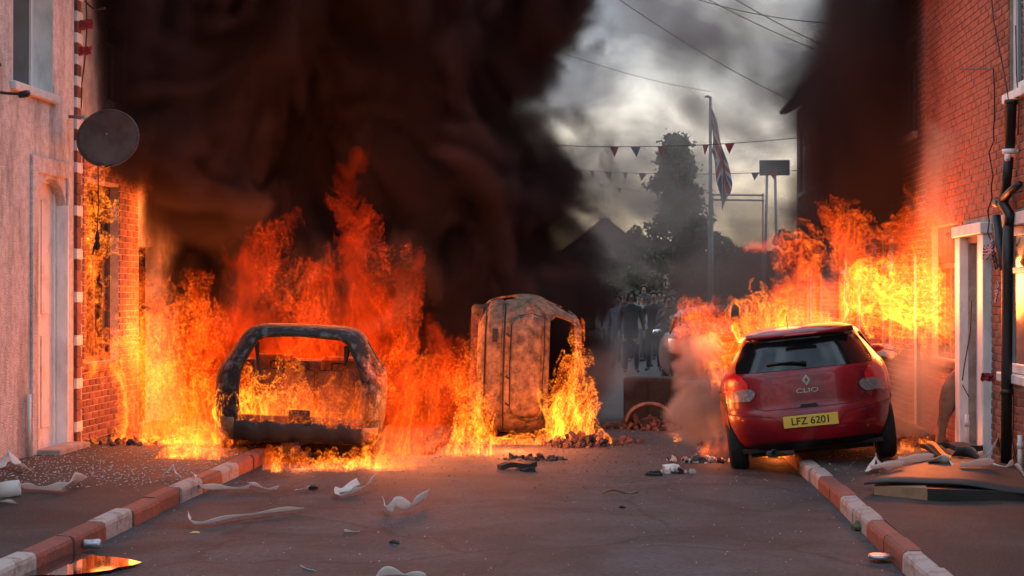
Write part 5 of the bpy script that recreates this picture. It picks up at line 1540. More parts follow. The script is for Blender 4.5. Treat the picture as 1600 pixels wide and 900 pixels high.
crumple('pale flattened cup beside the puddle', gp(40, 893), (.08, .04, .018), 'paper', 'paper_cup', 'cup', 5, group='litter in the left gutter')
crumple('orange plastic scrap on the road right of the puddle reflection', gp(305, 834), (.05, .03, .012), 'plate', 'plastic_scrap', 'scrap', 6)  # plain yellow-orange plastic
p = gp(1374, 874, .0); o = empty('jar_lid', p); tag(o, 'round pale lid lying on the road beside the right kerb', 'lid')
b = MB(); b.lathe([(.001, .016), (.055, .018), (.072, .022), (.076, .0), (.070, -.002)], 24, Matrix.Translation((0, 0, .012))); b.build('lid', M['can'], o, smooth=True)
crumple('weed clump growing against the right kerb', gp(1342, 826), (.06, .10, .05), 'leaf2', 'weed_clump', 'weed', 7)

# right pavement: black board over a box, papers and charred timber
o = empty('black_board', gp(1480, 775, PV)); tag(o, 'long black board lying across the right pavement with papers on it', 'board')
A = Vector(o.location)
P = []
for i in range(15):
    u = i / 14
    xf = g(1350, 773, PV).lerp(g(1640, 785, PV), u); xb = g(1440, 738, PV).lerp(g(1630, 748, PV), u)
    h = .085 + .035 * math.sin(u * 4.2 + .1) + .006 * math.sin(u * 14)
    P.append([(xf.lerp(xb, v / 5) + Vector((0, 0, h + .02 * (v / 5)))) - A for v in range(6)])
b = MB(); b.grid(P); b.build('board_sheet', M['board'], o, smooth=True, solid=.018)
c0, c1 = g(1366, 773, PV) - A, g(1449, 782, PV) - A
b = MB(); b.add([c0, c1, c1 + Vector((0, 0, .10)), c0 + Vector((0, 0, .07)), c0 + Vector((.1, .5, 0)), c1 + Vector((.05, .5, 0)), c1 + Vector((.05, .5, .09)), c0 + Vector((.1, .5, .06))], [(0, 1, 2, 3), (1, 5, 6, 2), (4, 0, 3, 7), (5, 4, 7, 6), (3, 2, 6, 7)])
o2 = b.build('cardboard_box', M['cardboard'], None, A); tag(o2, 'crushed brown cardboard box propping up the black board', 'box')
c2 = g(1640, 783, PV) - A
b = MB(); b.add([c1, c2, c2 + Vector((0, 0, .06)), c1 + Vector((0, 0, .095)), c1 + Vector((.05, .4, 0)), c2 + Vector((0, .4, 0)), c2 + Vector((0, .4, .05)), c1 + Vector((.05, .4, .08))], [(0, 1, 2, 3), (1, 5, 6, 2), (4, 0, 3, 7), (5, 4, 7, 6), (3, 2, 6, 7)])
b.build('side_panel', M['board'], o)
ribbon('white rolled paper lying on the front left corner of the black board', [g(1360, 756, PV, .12), g(1385, 757, PV, .14), g(1410, 755, PV, .14)], .09, twist=[25, 35, 25], cup=.14)
ribbon('triangular white paper corner left of the black board', [g(1358, 741, PV, .02), g(1368, 733, PV, .08), g(1380, 738, PV, .03), g(1396, 738, PV, .02)], .10, twist=[10, 40, 10, 0])
ribbon('pale blue-white paper roll on the middle of the black board', [g(1402, 745, PV, .10), g(1430, 744, PV, .11), g(1456, 742, PV, .11)], .12, twist=[50, 60, 50], cup=.16)
ribbon('white paper sheet on the right of the black board', [g(1500, 757, PV, .14), g(1525, 757, PV, .15), g(1550, 755, PV, .15)], .10, twist=[30, 40, 30], cup=.14)
ribbon('white paper loop by the foot of the black drainpipe', [g(1545, 742, PV, .08), g(1551, 748, PV, .06), g(1568, 749, PV, .06), g(1582, 746, PV, .08)], .11, twist=[80, 45, 40, 60], cup=.2)
ribbon('white paper strip leaning up to the white doorstep', [g(1534, 737, PV, .06), g(1548, 732, PV, .12), g(1562, 722, PV, .20)], .13, twist=[50, 50, 60])
ribbon('white paper strip at right edge of the pavement', [g(1588, 744, PV, .03), g(1592, 756, PV, .10), g(1604, 764, PV, .06)], .10, twist=[70, 60, 40])
ribbon('dark singed paper roll among the charred timber', [g(1491, 738, PV, .14), g(1515, 738, PV, .13), g(1530, 742, PV, .10)], .15, 'dish', twist=[50, 60, 50], cup=.14)
ribbon('singed brown paper curling over the black board edge', [g(1450, 748, PV, .13), g(1475, 748, PV, .14), g(1492, 750, PV, .12), g(1497, 757, PV, .04)], .11, 'paper_b', twist=[20, 30, 10, 0])
def plank(label, a, b_, w, t, m, name='charred_plank', cat='plank', seed=0, group='charred timber by the right wall'):
    rg = random.Random(seed); A, B = Vector(a), Vector(b_); d = (B - A); n = 9; P = []
    s = d.normalized().cross(Vector((0, 0, 1))).normalized(); u = s.cross(d.normalized())
    for i in range(n):
        k = i / (n - 1); ww = w * (1 - .25 * abs(k - .4) + rg.uniform(-.12, .12)); c = d * k + u * .02 * math.sin(k * 6)
        P.append([c + s * ww * .5 + u * t * .5, c - s * ww * .5 + u * t * .5, c - s * ww * .5 - u * t * .5, c + s * ww * .5 - u * t * .5])
    mb = MB(); mb.grid(P, wrap=True); mb.add(P[0], [(0, 1, 2, 3)]); mb.add(P[-1], [(3, 2, 1, 0)])
    o = mb.build(name, M[m], None, A); tag(o, label, cat, group); return o
plank('charred black plank slanting over the pavement rubbish, embers on its edge', g(1447, 712, PV, .10), g(1492, 740, PV, .12), .16, .04, 'wood_burnt', seed=1)
plank('curved charred panel burning at its top near the white doorstep', g(1478, 716, PV, .12), g(1524, 722, PV, .14), .22, .05, 'wood_burnt', seed=2)
plank('short burnt offcut in front of the doorstep', g(1500, 728, PV, .05), g(1545, 735, PV, .05), .14, .05, 'wood_burnt', seed=3)
plank('glowing ember strip on the slanting charred plank', g(1450, 717, PV, .17), g(1484, 742, PV, .17), .03, .02, 'ember', name='ember_strip', cat='ember', seed=4, group='embers')
# paddle-shaped scorched door panel leaning on the wall
A = g(1468, 702, PV); pts = [(0, 0, -.01, .07), (.03, .05, .22, .06), (.07, .10, .34, .07), (.11, .12, .46, .12), (.16, .16, .62, .13), (.20, .18, .74, .09), (.225, .20, .82, .02)]
mb = MB(); P = []
for x, y, z, w in pts: P.append([Vector((x - w * .8, y, z + .03)), Vector((x - w * .3, y - .03, z)), Vector((x + w * .4, y - .03, z)), Vector((x + w * .8, y, z - .02)), Vector((x, y + .02, z))])
mb.grid(P, wrap=True); o = mb.build('leaning_panel', M['wood'], None, A, smooth=True); tag(o, 'scorched brown paddle-shaped panel leaning against the right brick wall', 'panel')

# heaps in the middle distance
def heap(label, c, rx, ry, h, n, m, name, cat, seed, piece=.08):
    o = empty(name, c); tag(o, label, cat, 'burnt debris heaps')
    rg = random.Random(seed); shapes = []
    for k in range(4):
        bm = bmesh.new(); bmesh.ops.create_icosphere(bm, subdivisions=1, radius=1)
        for v in bm.verts: v.co *= rg.uniform(.55, 1.2)
        me = bpy.data.meshes.new('rubble_piece'); bm.to_mesh(me); bm.free(); me.materials.append(M[m if k else 'soot']); shapes.append(me)
    for i in range(n):
        a, u = rg.uniform(0, 6.28), rg.random() ** .6
        s = piece * rg.uniform(.5, 1.4)
        p = link('rubble_piece', rg.choice(shapes), o, (rx * u * math.cos(a), ry * u * math.sin(a), max(.02, h * (1 - u) * rg.random() + s * .3)), (rg.uniform(0, 6), rg.uniform(0, 6), rg.uniform(0, 6)))
        p.scale = (s * rg.uniform(.7, 1.8), s, s * rg.uniform(.4, .9))
    return o
heap('heap of burnt rubble and rags right of the overturned car', gp(905, 700), .50, .35, .20, 220, 'rubble', 'rubble_heap', 'rubble', 1, .036)
heap('low trail of burnt scraps right of the larger rubble heap', gp(965, 694), .38, .28, .10, 60, 'rubble', 'rubble_heap', 'rubble', 2, .04)
heap('orange-lit rubble heap under the bent hoop near the crowd', gp(1003, 672), .52, .40, .20, 200, 'rubble', 'rubble_heap', 'rubble', 3, .045)
heap('burnt scraps smouldering in front of the overturned car', gp(835, 722), .35, .22, .07, 50, 'rubble', 'rubble_heap', 'rubble', 4, .035)
heap('grey ash and foil scraps on road left of the red hatchback', gp(1095, 724), .42, .22, .07, 60, 'chips', 'rubble_heap', 'rubble', 5, .03)
heap('pale and dark rags on the road in front of the crowd', gp(1052, 742), .20, .10, .08, 22, 'chips', 'rubble_heap', 'rubble', 6, .035)
heap('scattered rubble on the right pavement beside the rear wheel', gp(1440, 690, PV), .5, .5, .06, 80, 'rubble', 'rubble_heap', 'rubble', 7, .035)
heap('rubble lying along the foot of the burning brick house', gp(205, 690, PV), .5, .6, .06, 70, 'rubble', 'rubble_heap', 'rubble', 8, .035)
# bent hoop (a wheel-arch liner) on the far heap
hc = at(1015, 655, 21.3); hc.z = .02
b = MB(); P = []
for k in range(15):
    a = math.pi * (k / 14) * .98
    x, z = .30 * math.cos(math.pi - a), .10 + .24 * math.sin(a)
    P.append([Vector((x, -.06, z)), Vector((x, .08, z))])
b.grid(P); o = b.build('bent_hoop', M['scorched'], None, hc, smooth=True, solid=.035); tag(o, 'bent pale hoop arching over the rubble heap near the crowd', 'hoop')
# burnt box (chest) behind it
bc = at(1012, 645, 22.6); bc.z = 0
o = empty('burnt_cabinet', bc, (0, 0, R(-6))); tag(o, 'dark burnt cabinet standing on the road in front of the crowd', 'cabinet')
b = MB(); b.box((-.33, 0, .0), (.33, .5, .62)); b.build('carcass', M['wood_burnt'], o, bevel=.02)
b = MB(); b.box((-.30, -.025, .04), (-.01, -.003, .58)); b.build('door', M['soot'], o, bevel=.008)
b = MB(); b.box((.01, -.025, .04), (.30, -.003, .58)); b.build('door', M['soot'], o, bevel=.008)
# loose charred bits on the road
def bit(label, px, py, s, m, seed, z=0.02): return crumple(label, gp(px, py, z), s, m, 'charred_scrap', 'scrap', seed, group='charred scraps on the road')
plank('twisted charred timber lying on the road below the overturned car', g(780, 736, .02, .03), g(836, 733, .02, .06), .10, .05, 'wood_burnt', seed=8, group='charred scraps on the road')
bit('black lump at the right end of the twisted charred timber', 826, 739, (.09, .06, .04), 'soot', 11)
bit('small black lump on the road near the bow-shaped paper twist', 616, 850, (.04, .03, .02), 'soot', 12)
bit('black lump on the road left of the red hatchback', 1022, 743, (.09, .04, .035), 'soot', 13)
bit('black crumb on the road below the centre line of the crowd', 972, 795, (.03, .03, .02), 'soot', 14)
bit('dark clod on the road near the burnt car flames', 490, 765, (.05, .04, .03), 'soot', 15)
bit('pale rag on the road beside the black lump', 1050, 738, (.10, .06, .07), 'paper_b', 16)
bit('grey rag among foil scraps left of the red hatchback', 1088, 722, (.11, .07, .06), 'dark_grey', 17)
plank('thin pale stick lying on the open road', g(942, 772, .03, .01), g(996, 769, .03, .01), .03, .015, 'wood', name='stick', cat='stick', seed=9, group='charred scraps on the road')
plank('bent black door strip standing in flames right of the burnt car', g(668, 712, .02, .02), g(688, 690, .02, .16), .12, .05, 'soot', name='door_strip', cat='strip', seed=10, group='charred scraps on the road')
crumple('yellow flame-lit lump right of the cabinet on the road', gp(1097, 697), (.06, .05, .05), 'soot', 'charred_scrap', 'scrap', 19, group='charred scraps on the road')

# uncounted chips of glass, plaster and ash
def chips(name, label, n, fn, m, smin, smax, seed):
    rg = random.Random(seed); mb = MB()
    for _ in range(n):
        x, y, z = fn(rg); s = rg.uniform(smin, smax); a = rg.uniform(0, 6.28)
        v = []
        for k, (dx, dy, dz) in enumerate(((1, 0, 0), (-.4, .8, 0), (-.6, -.7, 0), (0, 0, .7))):
            k_ = rg.uniform(.6, 1.2)
            v.append((x + s * k_ * (dx * math.cos(a) - dy * math.sin(a)), y + s * k_ * (dx * math.sin(a) + dy * math.cos(a)), z + s * dz * k_))
        mb.add(v, [(0, 1, 3), (1, 2, 3), (2, 0, 3)])
    o = mb.build(name, M[m]); tag(o, label, 'debris', None, 'stuff')
def f_left(g_): return (g_.uniform(WL + .05, KL - .16), min(18, 13.5 + abs(g_.gauss(0, 1)) * 2.4 + g_.uniform(0, 1)), PV + .004)
chips('glass_fragments', 'pale chips of glass and plaster strewn over the left pavement', 1500, f_left, 'chips', .005, .016, 1)
def f_right(g_): return (g_.uniform(KR + .2, WR - .05), 18.5 - abs(g_.gauss(0, 1)) * 1.7, PV + .004)
chips('plaster_fragments', 'chips of plaster strewn over the right pavement', 500, f_right, 'chips', .005, .015, 2)
def f_road(g_):
    y = 21 - abs(g_.gauss(0, 1)) * 2.6
    return (g_.uniform(KL + .05, KR - .05), max(9, y), .034)
chips('road_grit', 'grit and ash chips strewn over the road', 1800, f_road, 'rubble', .005, .018, 3)
def f_near(g_): return (g_.uniform(KL + .05, KR - .05), 9.5 + 9.5 * g_.random() ** .8, .034)
chips('pale_grit', 'pale paper and plaster flecks strewn over the road', 550, f_near, 'chips', .003, .009, 4)
chips('dark_grit', 'dark ash crumbs strewn over the near road', 900, f_near, 'rubble', .003, .012, 6)

# ================================================================== FIRE AND SMOKE (volumes)
def v3(v): return tuple(v) if isinstance(v, (tuple, list)) else (v, v, v)
def cubic_noise(shape, cell, vox, rng, stretch=(1, 1, 1)):
    """smooth random field with features of about `cell` metres, unit variance"""
    vox = v3(vox)
    n = [int(math.ceil(shape[i] * vox[i] / (cell * stretch[i]))) + 4 for i in range(3)]
    out = rng.standard_normal(n).astype(np.float32)
    for ax in range(3):
        u = (np.arange(shape[ax]) * vox[ax] / (cell * stretch[ax])).astype(np.float32) + 1
        i = u.astype(int); fr = (u - i).astype(np.float32)
        ws = ((1 - fr) ** 3 / 6, (3 * fr ** 3 - 6 * fr ** 2 + 4) / 6, (-3 * fr ** 3 + 3 * fr ** 2 + 3 * fr + 1) / 6, fr ** 3 / 6)
        sh = [1, 1, 1]; sh[ax] = -1
        acc = 0
        for k, wk in enumerate(ws):
            acc = acc + np.take(out, np.clip(i + k - 1, 0, out.shape[ax] - 1), axis=ax) * wk.reshape(sh)
        out = acc
    return (out / max(1e-6, out.std())).astype(np.float32)
def trilinear(a, co):
    i = [np.clip(c, 0, s - 1.001) for c, s in zip(co, a.shape)]
    b = [c.astype(np.int32) for c in i]; fr = [(c - d).astype(np.float32) for c, d in zip(i, b)]
    st = (a.shape[1] * a.shape[2], a.shape[2], 1); fl = a.ravel(); base = b[0] * st[0] + b[1] * st[1] + b[2]
    r = 0
    for dx in (0, 1):
        wx = fr[0] if dx else 1 - fr[0]
        for dy in (0, 1):
            wy = wx * (fr[1] if dy else 1 - fr[1])
            for dz in (0, 1):
                r = r + fl[base + dx * st[0] + dy * st[1] + dz] * (wy * (fr[2] if dz else 1 - fr[2]))
    return r
def curl(sh, cell, vox, rng, st):
    A = [cubic_noise(sh, cell, vox, rng, st) for _ in range(3)]
    vv = v3(vox); g_ = lambda a, ax: np.gradient(a, axis=ax) / vv[ax]
    v = [g_(A[2], 1) - g_(A[1], 2), g_(A[0], 2) - g_(A[2], 0), g_(A[1], 0) - g_(A[0], 1)]
    s = math.sqrt(float(sum((x * x).mean() for x in v)))
    return [x / s for x in v]
def lobes_field(lobes, lo, sh, vox):
    X, Y, Z = np.meshgrid(*[(np.arange(s, dtype=np.float32) * v + l) for s, l, v in zip(sh, lo, v3(vox))], indexing='ij')
    E = np.full(sh, -1.5, np.float32)
    for (p0, p1, r0, r1, w, dy) in lobes:
        d = p1 - p0; L2 = max(1e-6, d.length_squared)
        t = np.clip(((X - p0.x) * d.x + (Y - p0.y) * d.y + (Z - p0.z) * d.z) / L2, 0, 1)
        q = np.sqrt((X - p0.x - d.x * t) ** 2 + ((Y - p0.y - d.y * t) / dy) ** 2 + (Z - p0.z - d.z * t) ** 2)
        E = np.maximum(E, w * (1 - q / (r0 + (r1 - r0) * t)))
    return E, X, Y, Z
def bounds(lobes, m, zmin):
    lo = [1e9] * 3; hi = [-1e9] * 3
    for (p0, p1, r0, r1, w, dy) in lobes:
        for p, r in ((p0, r0), (p1, r1)):
            for k in range(3):
                rr_ = r * (dy if k == 1 else 1) * 1.15 + m
                lo[k] = min(lo[k], p[k] - rr_); hi[k] = max(hi[k], p[k] + rr_)
    lo[2] = max(lo[2], zmin)
    return lo, hi
def volume_object(name, lo, vox, arr, m):
    """a Volume object whose density grid is filled, voxel by voxel, from the array"""
    nx, ny, nz = arr.shape; vox = v3(vox)
    me = bpy.data.meshes.new(name + '_field'); me.vertices.add(arr.size)
    at_ = me.attributes.new('d', 'FLOAT', 'POINT'); at_.data.foreach_set('value', np.ascontiguousarray(arr.transpose(2, 1, 0)).ravel())
    src = bpy.data.objects.new(name + '_field', me)
    vd = bpy.data.volumes.new(name); vd.materials.append(m)
    o = bpy.data.objects.new(name, vd); col.objects.link(o)
    base = Vector((lo[0] + nx * vox[0] / 2, lo[1] + ny * vox[1] / 2, lo[2]))
    o.location = base; ll = tuple(Vector(lo) - base)
    ng = bpy.data.node_groups.new(name, 'GeometryNodeTree')
    ng.interface.new_socket('Geometry', in_out='INPUT', socket_type='NodeSocketGeometry')
    ng.interface.new_socket('Geometry', in_out='OUTPUT', socket_type='NodeSocketGeometry')
    N = ng.nodes; K = ng.links.new
    go = N.new('NodeGroupOutput'); pos = N.new('GeometryNodeInputPosition')
    def vm(op, a, b=None):
        n = N.new('ShaderNodeVectorMath'); n.operation = op; K(a, n.inputs[0])
        if b is not None: n.inputs[1].default_value = b
        return n.outputs['Vector']
    i = vm('SUBTRACT', pos.outputs[0], ll)
    i = vm('MULTIPLY_ADD', i, tuple(1 / v for v in vox)); i.node.inputs[2].default_value = (.5, .5, .5)
    i = vm('FLOOR', i); i = vm('MINIMUM', i, (nx - 1, ny - 1, nz - 1)); i = vm('MAXIMUM', i, (0, 0, 0))
    sp_ = N.new('ShaderNodeSeparateXYZ'); K(i, sp_.inputs[0])
    def im(op, a, b):
        n = N.new('FunctionNodeIntegerMath'); n.operation = op; K(a, n.inputs[0])
        if isinstance(b, int): n.inputs[1].default_value = b
        else: K(b, n.inputs[1])
        return n.outputs[0]
    idx = im('ADD', im('MULTIPLY', sp_.outputs[2], nx * ny), im('ADD', im('MULTIPLY', sp_.outputs[1], nx), sp_.outputs[0]))
    oi = N.new('GeometryNodeObjectInfo'); oi.inputs['Object'].default_value = src
    si = N.new('GeometryNodeSampleIndex'); si.data_type = 'FLOAT'; si.domain = 'POINT'
    na = N.new('GeometryNodeInputNamedAttribute'); na.data_type = 'FLOAT'; na.inputs['Name'].default_value = 'd'
    K(oi.outputs['Geometry'], si.inputs['Geometry']); K(na.outputs['Attribute'], si.inputs['Value']); K(idx, si.inputs['Index'])
    vc = N.new('GeometryNodeVolumeCube'); K(si.outputs[0], vc.inputs['Density'])
    vc.inputs['Min'].default_value = ll; vc.inputs['Max'].default_value = tuple(ll[k] + vox[k] * (arr.shape[k] - 1) for k in range(3))
    for k, a in enumerate('XYZ'): vc.inputs['Resolution ' + a].default_value = arr.shape[k]
    sm = N.new('GeometryNodeSetMaterial'); sm.inputs['Material'].default_value = m
    K(vc.outputs[0], sm.inputs[0]); K(sm.outputs[0], go.inputs[0])
    o.modifiers.new('grid', 'NODES').node_group = ng
    return o

def fire_mat(name, cool, hot, gain, pivot=11.0):
    m = bpy.data.materials.new(name); m.use_nodes = True; nt = m.node_tree; nt.nodes.clear()
    o = nt.nodes.new('ShaderNodeOutputMaterial'); e = nt.nodes.new('ShaderNodeEmission')
    a = nt.nodes.new('ShaderNodeAttribute'); a.attribute_name = 'density'
    mr = nt.nodes.new('ShaderNodeMapRange'); mr.inputs['From Max'].default_value = pivot
    mx = nt.nodes.new('ShaderNodeMix'); mx.data_type = 'RGBA'; mx.inputs['A'].default_value = (*cool, 1); mx.inputs['B'].default_value = (*hot, 1)
    ml = nt.nodes.new('ShaderNodeMath'); ml.operation = 'MULTIPLY'; ml.inputs[1].default_value = gain
    nt.links.new(a.outputs['Fac'], mr.inputs['Value']); nt.links.new(mr.outputs[0], mx.inputs['Factor']); nt.links.new(mx.outputs['Result'], e.inputs['Color'])
    nt.links.new(a.outputs['Fac'], ml.inputs[0]); nt.links.new(ml.outputs[0], e.inputs['Strength']); nt.links.new(e.outputs[0], o.inputs['Volume']); m.cycles.volume_step_rate = 1.5
    return m
def smoke_mat(name, colr, dens, aniso=.0, step=3.0):
    m = bpy.data.materials.new(name); m.use_nodes = True; nt = m.node_tree; nt.nodes.clear()
    o = nt.nodes.new('ShaderNodeOutputMaterial'); e = nt.nodes.new('ShaderNodeVolumePrincipled')
    e.inputs['Color'].default_value = (*colr, 1); e.inputs['Density'].default_value = dens; e.inputs['Anisotropy'].default_value = aniso
    nt.links.new(e.outputs[0], o.inputs['Volume']); m.cycles.volume_step_rate = step
    return m
FIRE = fire_mat('flame', (1.0, 0.050, 0.002), (1.0, 0.22, 0.012), 1.8)
FIRE_RED = fire_mat('cooler flame', (1.0, 0.035, 0.001), (1.0, 0.11, 0.005), 1.15)
FIRE_HOT = fire_mat('hot flame', (1.0, 0.075, 0.003), (1.0, 0.27, 0.018), 2.0)

def LB(x0, y0, x1, y1, Y, r0, r1, w=1.0, dy=1.0, Y1=None):
    """a tongue between two places: from (x0,y0) to (x1,y1) at depth Y"""
    return (at(x0, y0, Y), at(x1, y1, Y if Y1 is None else Y1), r0, r1, w, dy)
def fire(name, label, lobes, vox, seed, m=None, body=1.0, edge=10.0, amp=.75, k=1.8, off=.40, drift=(0, 0, 1.3), steps=11, cells=(.36, .10), ncell=(.20, .075, .034), nw=(.58, .44, .32), lights=(), zmin=0.0, inner=6.0, fade=None, ys=2.0, ew=.05, hot0=2.5, hot1=.32):
    """flame sheets: noise dragged upwards through a swirling flow, bright along its folds, longer in depth than across"""
    vx = (vox, vox * 2.4, vox)
    lo, hi = bounds(lobes, .10, zmin)
    sh = tuple(int((hi[i] - lo[i]) / vx[i]) + 2 for i in range(3))
    rng = np.random.default_rng(seed); st = (1, ys, 1)
    E, X, Y, Z = lobes_field(lobes, lo, sh, vx)
    v1 = curl(sh, cells[0], vx, rng, (1, ys, 1.6)); v2 = curl(sh, cells[1], vx, rng, (1, ys, 1.5))
    V = [.65 * a + .5 * b + d for a, b, d in zip(v1, v2, drift)]
    ix = np.meshgrid(*[np.arange(s, dtype=np.float32) for s in sh], indexing='ij')
    c = ix
    for _ in range(steps):
        d = [trilinear(v, c) for v in V]
        c = [a - b * (.042 / w) for a, b, w in zip(c, d, vx)]
    n = trilinear(sum(w * cubic_noise(sh, q, vx, rng, st) for q, w in zip(ncell, nw)), c)
    n2 = trilinear(cubic_noise(sh, ncell[1] * .8, vx, rng, st) + .6 * cubic_noise(sh, ncell[1] * 2, vx, rng, st), c)
    big = trilinear(cubic_noise(sh, ncell[0] * 2.2, vx, rng, st), c)
    # lobes drag with the flow too, so that tongues curl
    c2 = [a + (b - a) * .45 for a, b in zip(ix, c)]; c2[2] = ix[2]
    E = trilinear(E, c2)
    b = E * k + n * amp - off
    heat = np.clip(.75 + .45 * big, .12, 1.7) * np.clip(hot0 - (hot0 - hot1) * (Z - lo[2]) / (hi[2] - lo[2]), .2, 3)
    dd = (1 - np.exp(-np.clip(b, 0, None) * 2.5)) * body * np.clip(1.25 - .7 * (Z - lo[2]) / (hi[2] - lo[2]), .3, 2)
    dd += edge * heat * np.exp(-(b / ew) ** 2)
    dd += inner * heat * np.exp(-(n2 / .11) ** 2) * np.clip(b * 2.0, 0, 1)
    if fade is not None: dd *= fade(X, Y, Z)
    em = np.minimum.reduce([ix[0], sh[0] - 1 - ix[0], ix[1], sh[1] - 1 - ix[1], sh[2] - 1 - ix[2]])
    dd *= np.clip(em / 4, 0, 1)
    dd[dd < .02] = 0
    o = volume_object(name, lo, vox, dd.astype(np.float32), m or FIRE)
    tag(o, label, 'fire', 'fires in the street')
    for i, (px, py, Yl, pw, rad) in enumerate(lights):
        ld = bpy.data.lights.new('fire_glow', 'POINT'); ld.energy = pw * LGAIN; ld.color = (1.0, .21, .045); ld.shadow_soft_size = rad
        lo_ = bpy.data.objects.new('fire_glow', ld); col.objects.link(lo_); lo_.parent = o; lo_.location = at(px, py, Yl) - Vector(o.location)
    return o
LGAIN = 0.54
V0 = .022
# --- burning brick house on the left
fire('window_fire', 'sparse yellow flames round the burning brick house window frame', [
    LB(145, 310, 150, 280, 18.4, .10, .22, .9, Y1=18.5), LB(165, 320, 160, 290, 18.7, .2, .10, .8), LB(133, 560, 133, 300, 18.2, .09, .10, .85), LB(150, 440, 158, 380, 18.6, .14, .14, .8),
    LB(135, 570, 185, 565, 18.2, .12, .12, 1.0, Y1=19.3), LB(168, 560, 160, 400, 18.9, .16, .12, .7), LB(150, 570, 150, 470, 18.5, .12, .10, .9)],
    .013, 31, FIRE_HOT, body=.6, edge=14, amp=.85, off=.12, inner=7, lights=((165, 470, 18.75, 40, .25),), zmin=.8)
fire('doorway_fire', 'tall column of flame rising up the front of the burning brick house', [
    LB(222, 690, 215, 480, 20.2, .30, .30, 1.0), LB(213, 480, 215, 330, 20.2, .28, .20, 1.0), LB(215, 340, 245, 290, 20.2, .20, .17, 1.0), LB(240, 300, 255, 262, 20.2, .16, .08, .9), LB(240, 560, 262, 640, 20.0, .25, .30, .9)],
    .015, 32, FIRE_HOT, body=1.6, edge=10, inner=6, off=.14, lights=((228, 520, 19.9, 110, .35), (235, 330, 20.2, 35, .25)))
fire('wall_base_fire', 'low line of flames along the foot of the burning brick house', [
    LB(125, 692, 190, 690, 17.9, .07, .10, 1, Y1=18.4), LB(190, 690, 300, 694, 18.2, .10, .10, 1), LB(114, 640, 114, 480, 17.9, .035, .02, 1.0)],
    .013, 33, FIRE_HOT, body=2, edge=14, amp=.6, off=.25, cells=(.2, .07), ncell=(.12, .05, .03), steps=5, zmin=.10)
# --- between the wall and the burnt car
fire('pavement_fire', 'wide bank of flames on the pavement left of the burnt-out car', [
    LB(270, 690, 265, 560, 19.0, .50, .45, 1.0), LB(310, 690, 300, 560, 18.8, .42, .45, 1.0), LB(290, 560, 320, 470, 19.3, .42, .25, .8), LB(255, 560, 262, 500, 19.3, .35, .22, .8), LB(340, 560, 372, 500, 19.2, .30, .18, .7), LB(320, 720, 335, 680, 17.6, .20, .28, 1.0)],
    .016, 34, None, body=1.6, edge=11, inner=6, off=.26, amp=.85, lights=((285, 620, 18.7, 150, .4), (325, 690, 17.4, 45, .2)))
# --- above and behind the burnt car
fire('roof_fire', 'tall ragged red flames towering above the burnt-out car roof', [
    LB(560, 520, 575, 420, 19.4, .45, .36, 1.0), LB(575, 420, 562, 330, 19.4, .36, .22, 1.0), LB(560, 330, 572, 250, 19.4, .18, .12, .95), LB(440, 520, 415, 400, 19.6, .46, .30, .62), LB(405, 410, 462, 345, 19.6, .26, .10, .62), LB(500, 510, 505, 450, 19.5, .4, .25, .7), LB(640, 480, 642, 400, 19.4, .15, .16, .8)],
    .017, 35, FIRE_RED, body=1.4, edge=6, inner=4, off=.18, lights=((560, 470, 19.3, 90, .4), (430, 450, 19.5, 55, .4)), zmin=1.0)
fire('cabin_fire', 'flames filling the inside of the burnt-out car', [
    LB(380, 640, 555, 645, 17.55, .22, .22, 1.25, dy=1.3), LB(385, 648, 555, 654, 17.18, .075, .075, 1.3), LB(375, 612, 560, 617, 17.7, .13, .13, .75), LB(400, 610, 395, 575, 17.8, .15, .1, .9), LB(470, 620, 460, 565, 17.6, .16, .10, .95), LB(540, 625, 545, 585, 17.6, .15, .1, .9)],
    .012, 36, FIRE_HOT, body=1.5, edge=16, inner=10, off=.12, hot0=2.4, hot1=.6, cells=(.25, .08), ncell=(.15, .065, .03), lights=((470, 630, 17.6, 22, .2), (470, 600, 18.9, 16, .3)), zmin=.36)
_rg = random.Random(77); _lb = []
for _k in range(64):
    _x = _rg.uniform(270, 655); _Y = _rg.uniform(16.3, 17.5) if _x > 330 else _rg.uniform(16.3, 17.0)
    _g = at(_x, 500, _Y); _z = PV if _g.x < KL else .02
    _p = Vector((_g.x, _Y, _z)); _r = _rg.uniform(.05, .14); _h = _rg.uniform(.03, .20)
    _lb.append((_p, _p + Vector((_rg.uniform(-.08, .08), _rg.uniform(-.05, .05), _h)), _r, _r * .5, _rg.uniform(.8, 1.3), 1.0))
fire('road_fire', 'carpet of low yellow flames spreading on the road under the burnt-out car', _lb + [LB(300, 706, 330, 690, 17.0, .16, .20, 1.0), LB(605, 712, 630, 690, 17.0, .22, .22, .9)],
    .013, 37, FIRE_HOT, body=2.0, edge=16, inner=10, off=.15, amp=.62, cells=(.2, .07), ncell=(.14, .055, .028), steps=7, hot0=2.6, hot1=.8, lights=((360, 722, 16.75, 20, .12), (470, 728, 16.6, 24, .12), (590, 726, 16.6, 24, .12)))
fire('wing_fire', 'dense orange flames beside the right flank of the burnt-out car', [
    LB(640, 715, 640, 600, 17.7, .34, .36, 1.0), LB(650, 600, 620, 525, 17.8, .32, .12, .95), LB(690, 700, 690, 580, 18.3, .33, .26, .95), LB(690, 580, 688, 510, 18.3, .22, .08, .9), LB(725, 700, 735, 640, 18.6, .28, .22, .8)],
    .015, 38, None, body=1.5, edge=12, inner=8, off=.24, amp=.85, lights=((650, 650, 17.4, 130, .35), (700, 640, 18.4, 70, .35)))
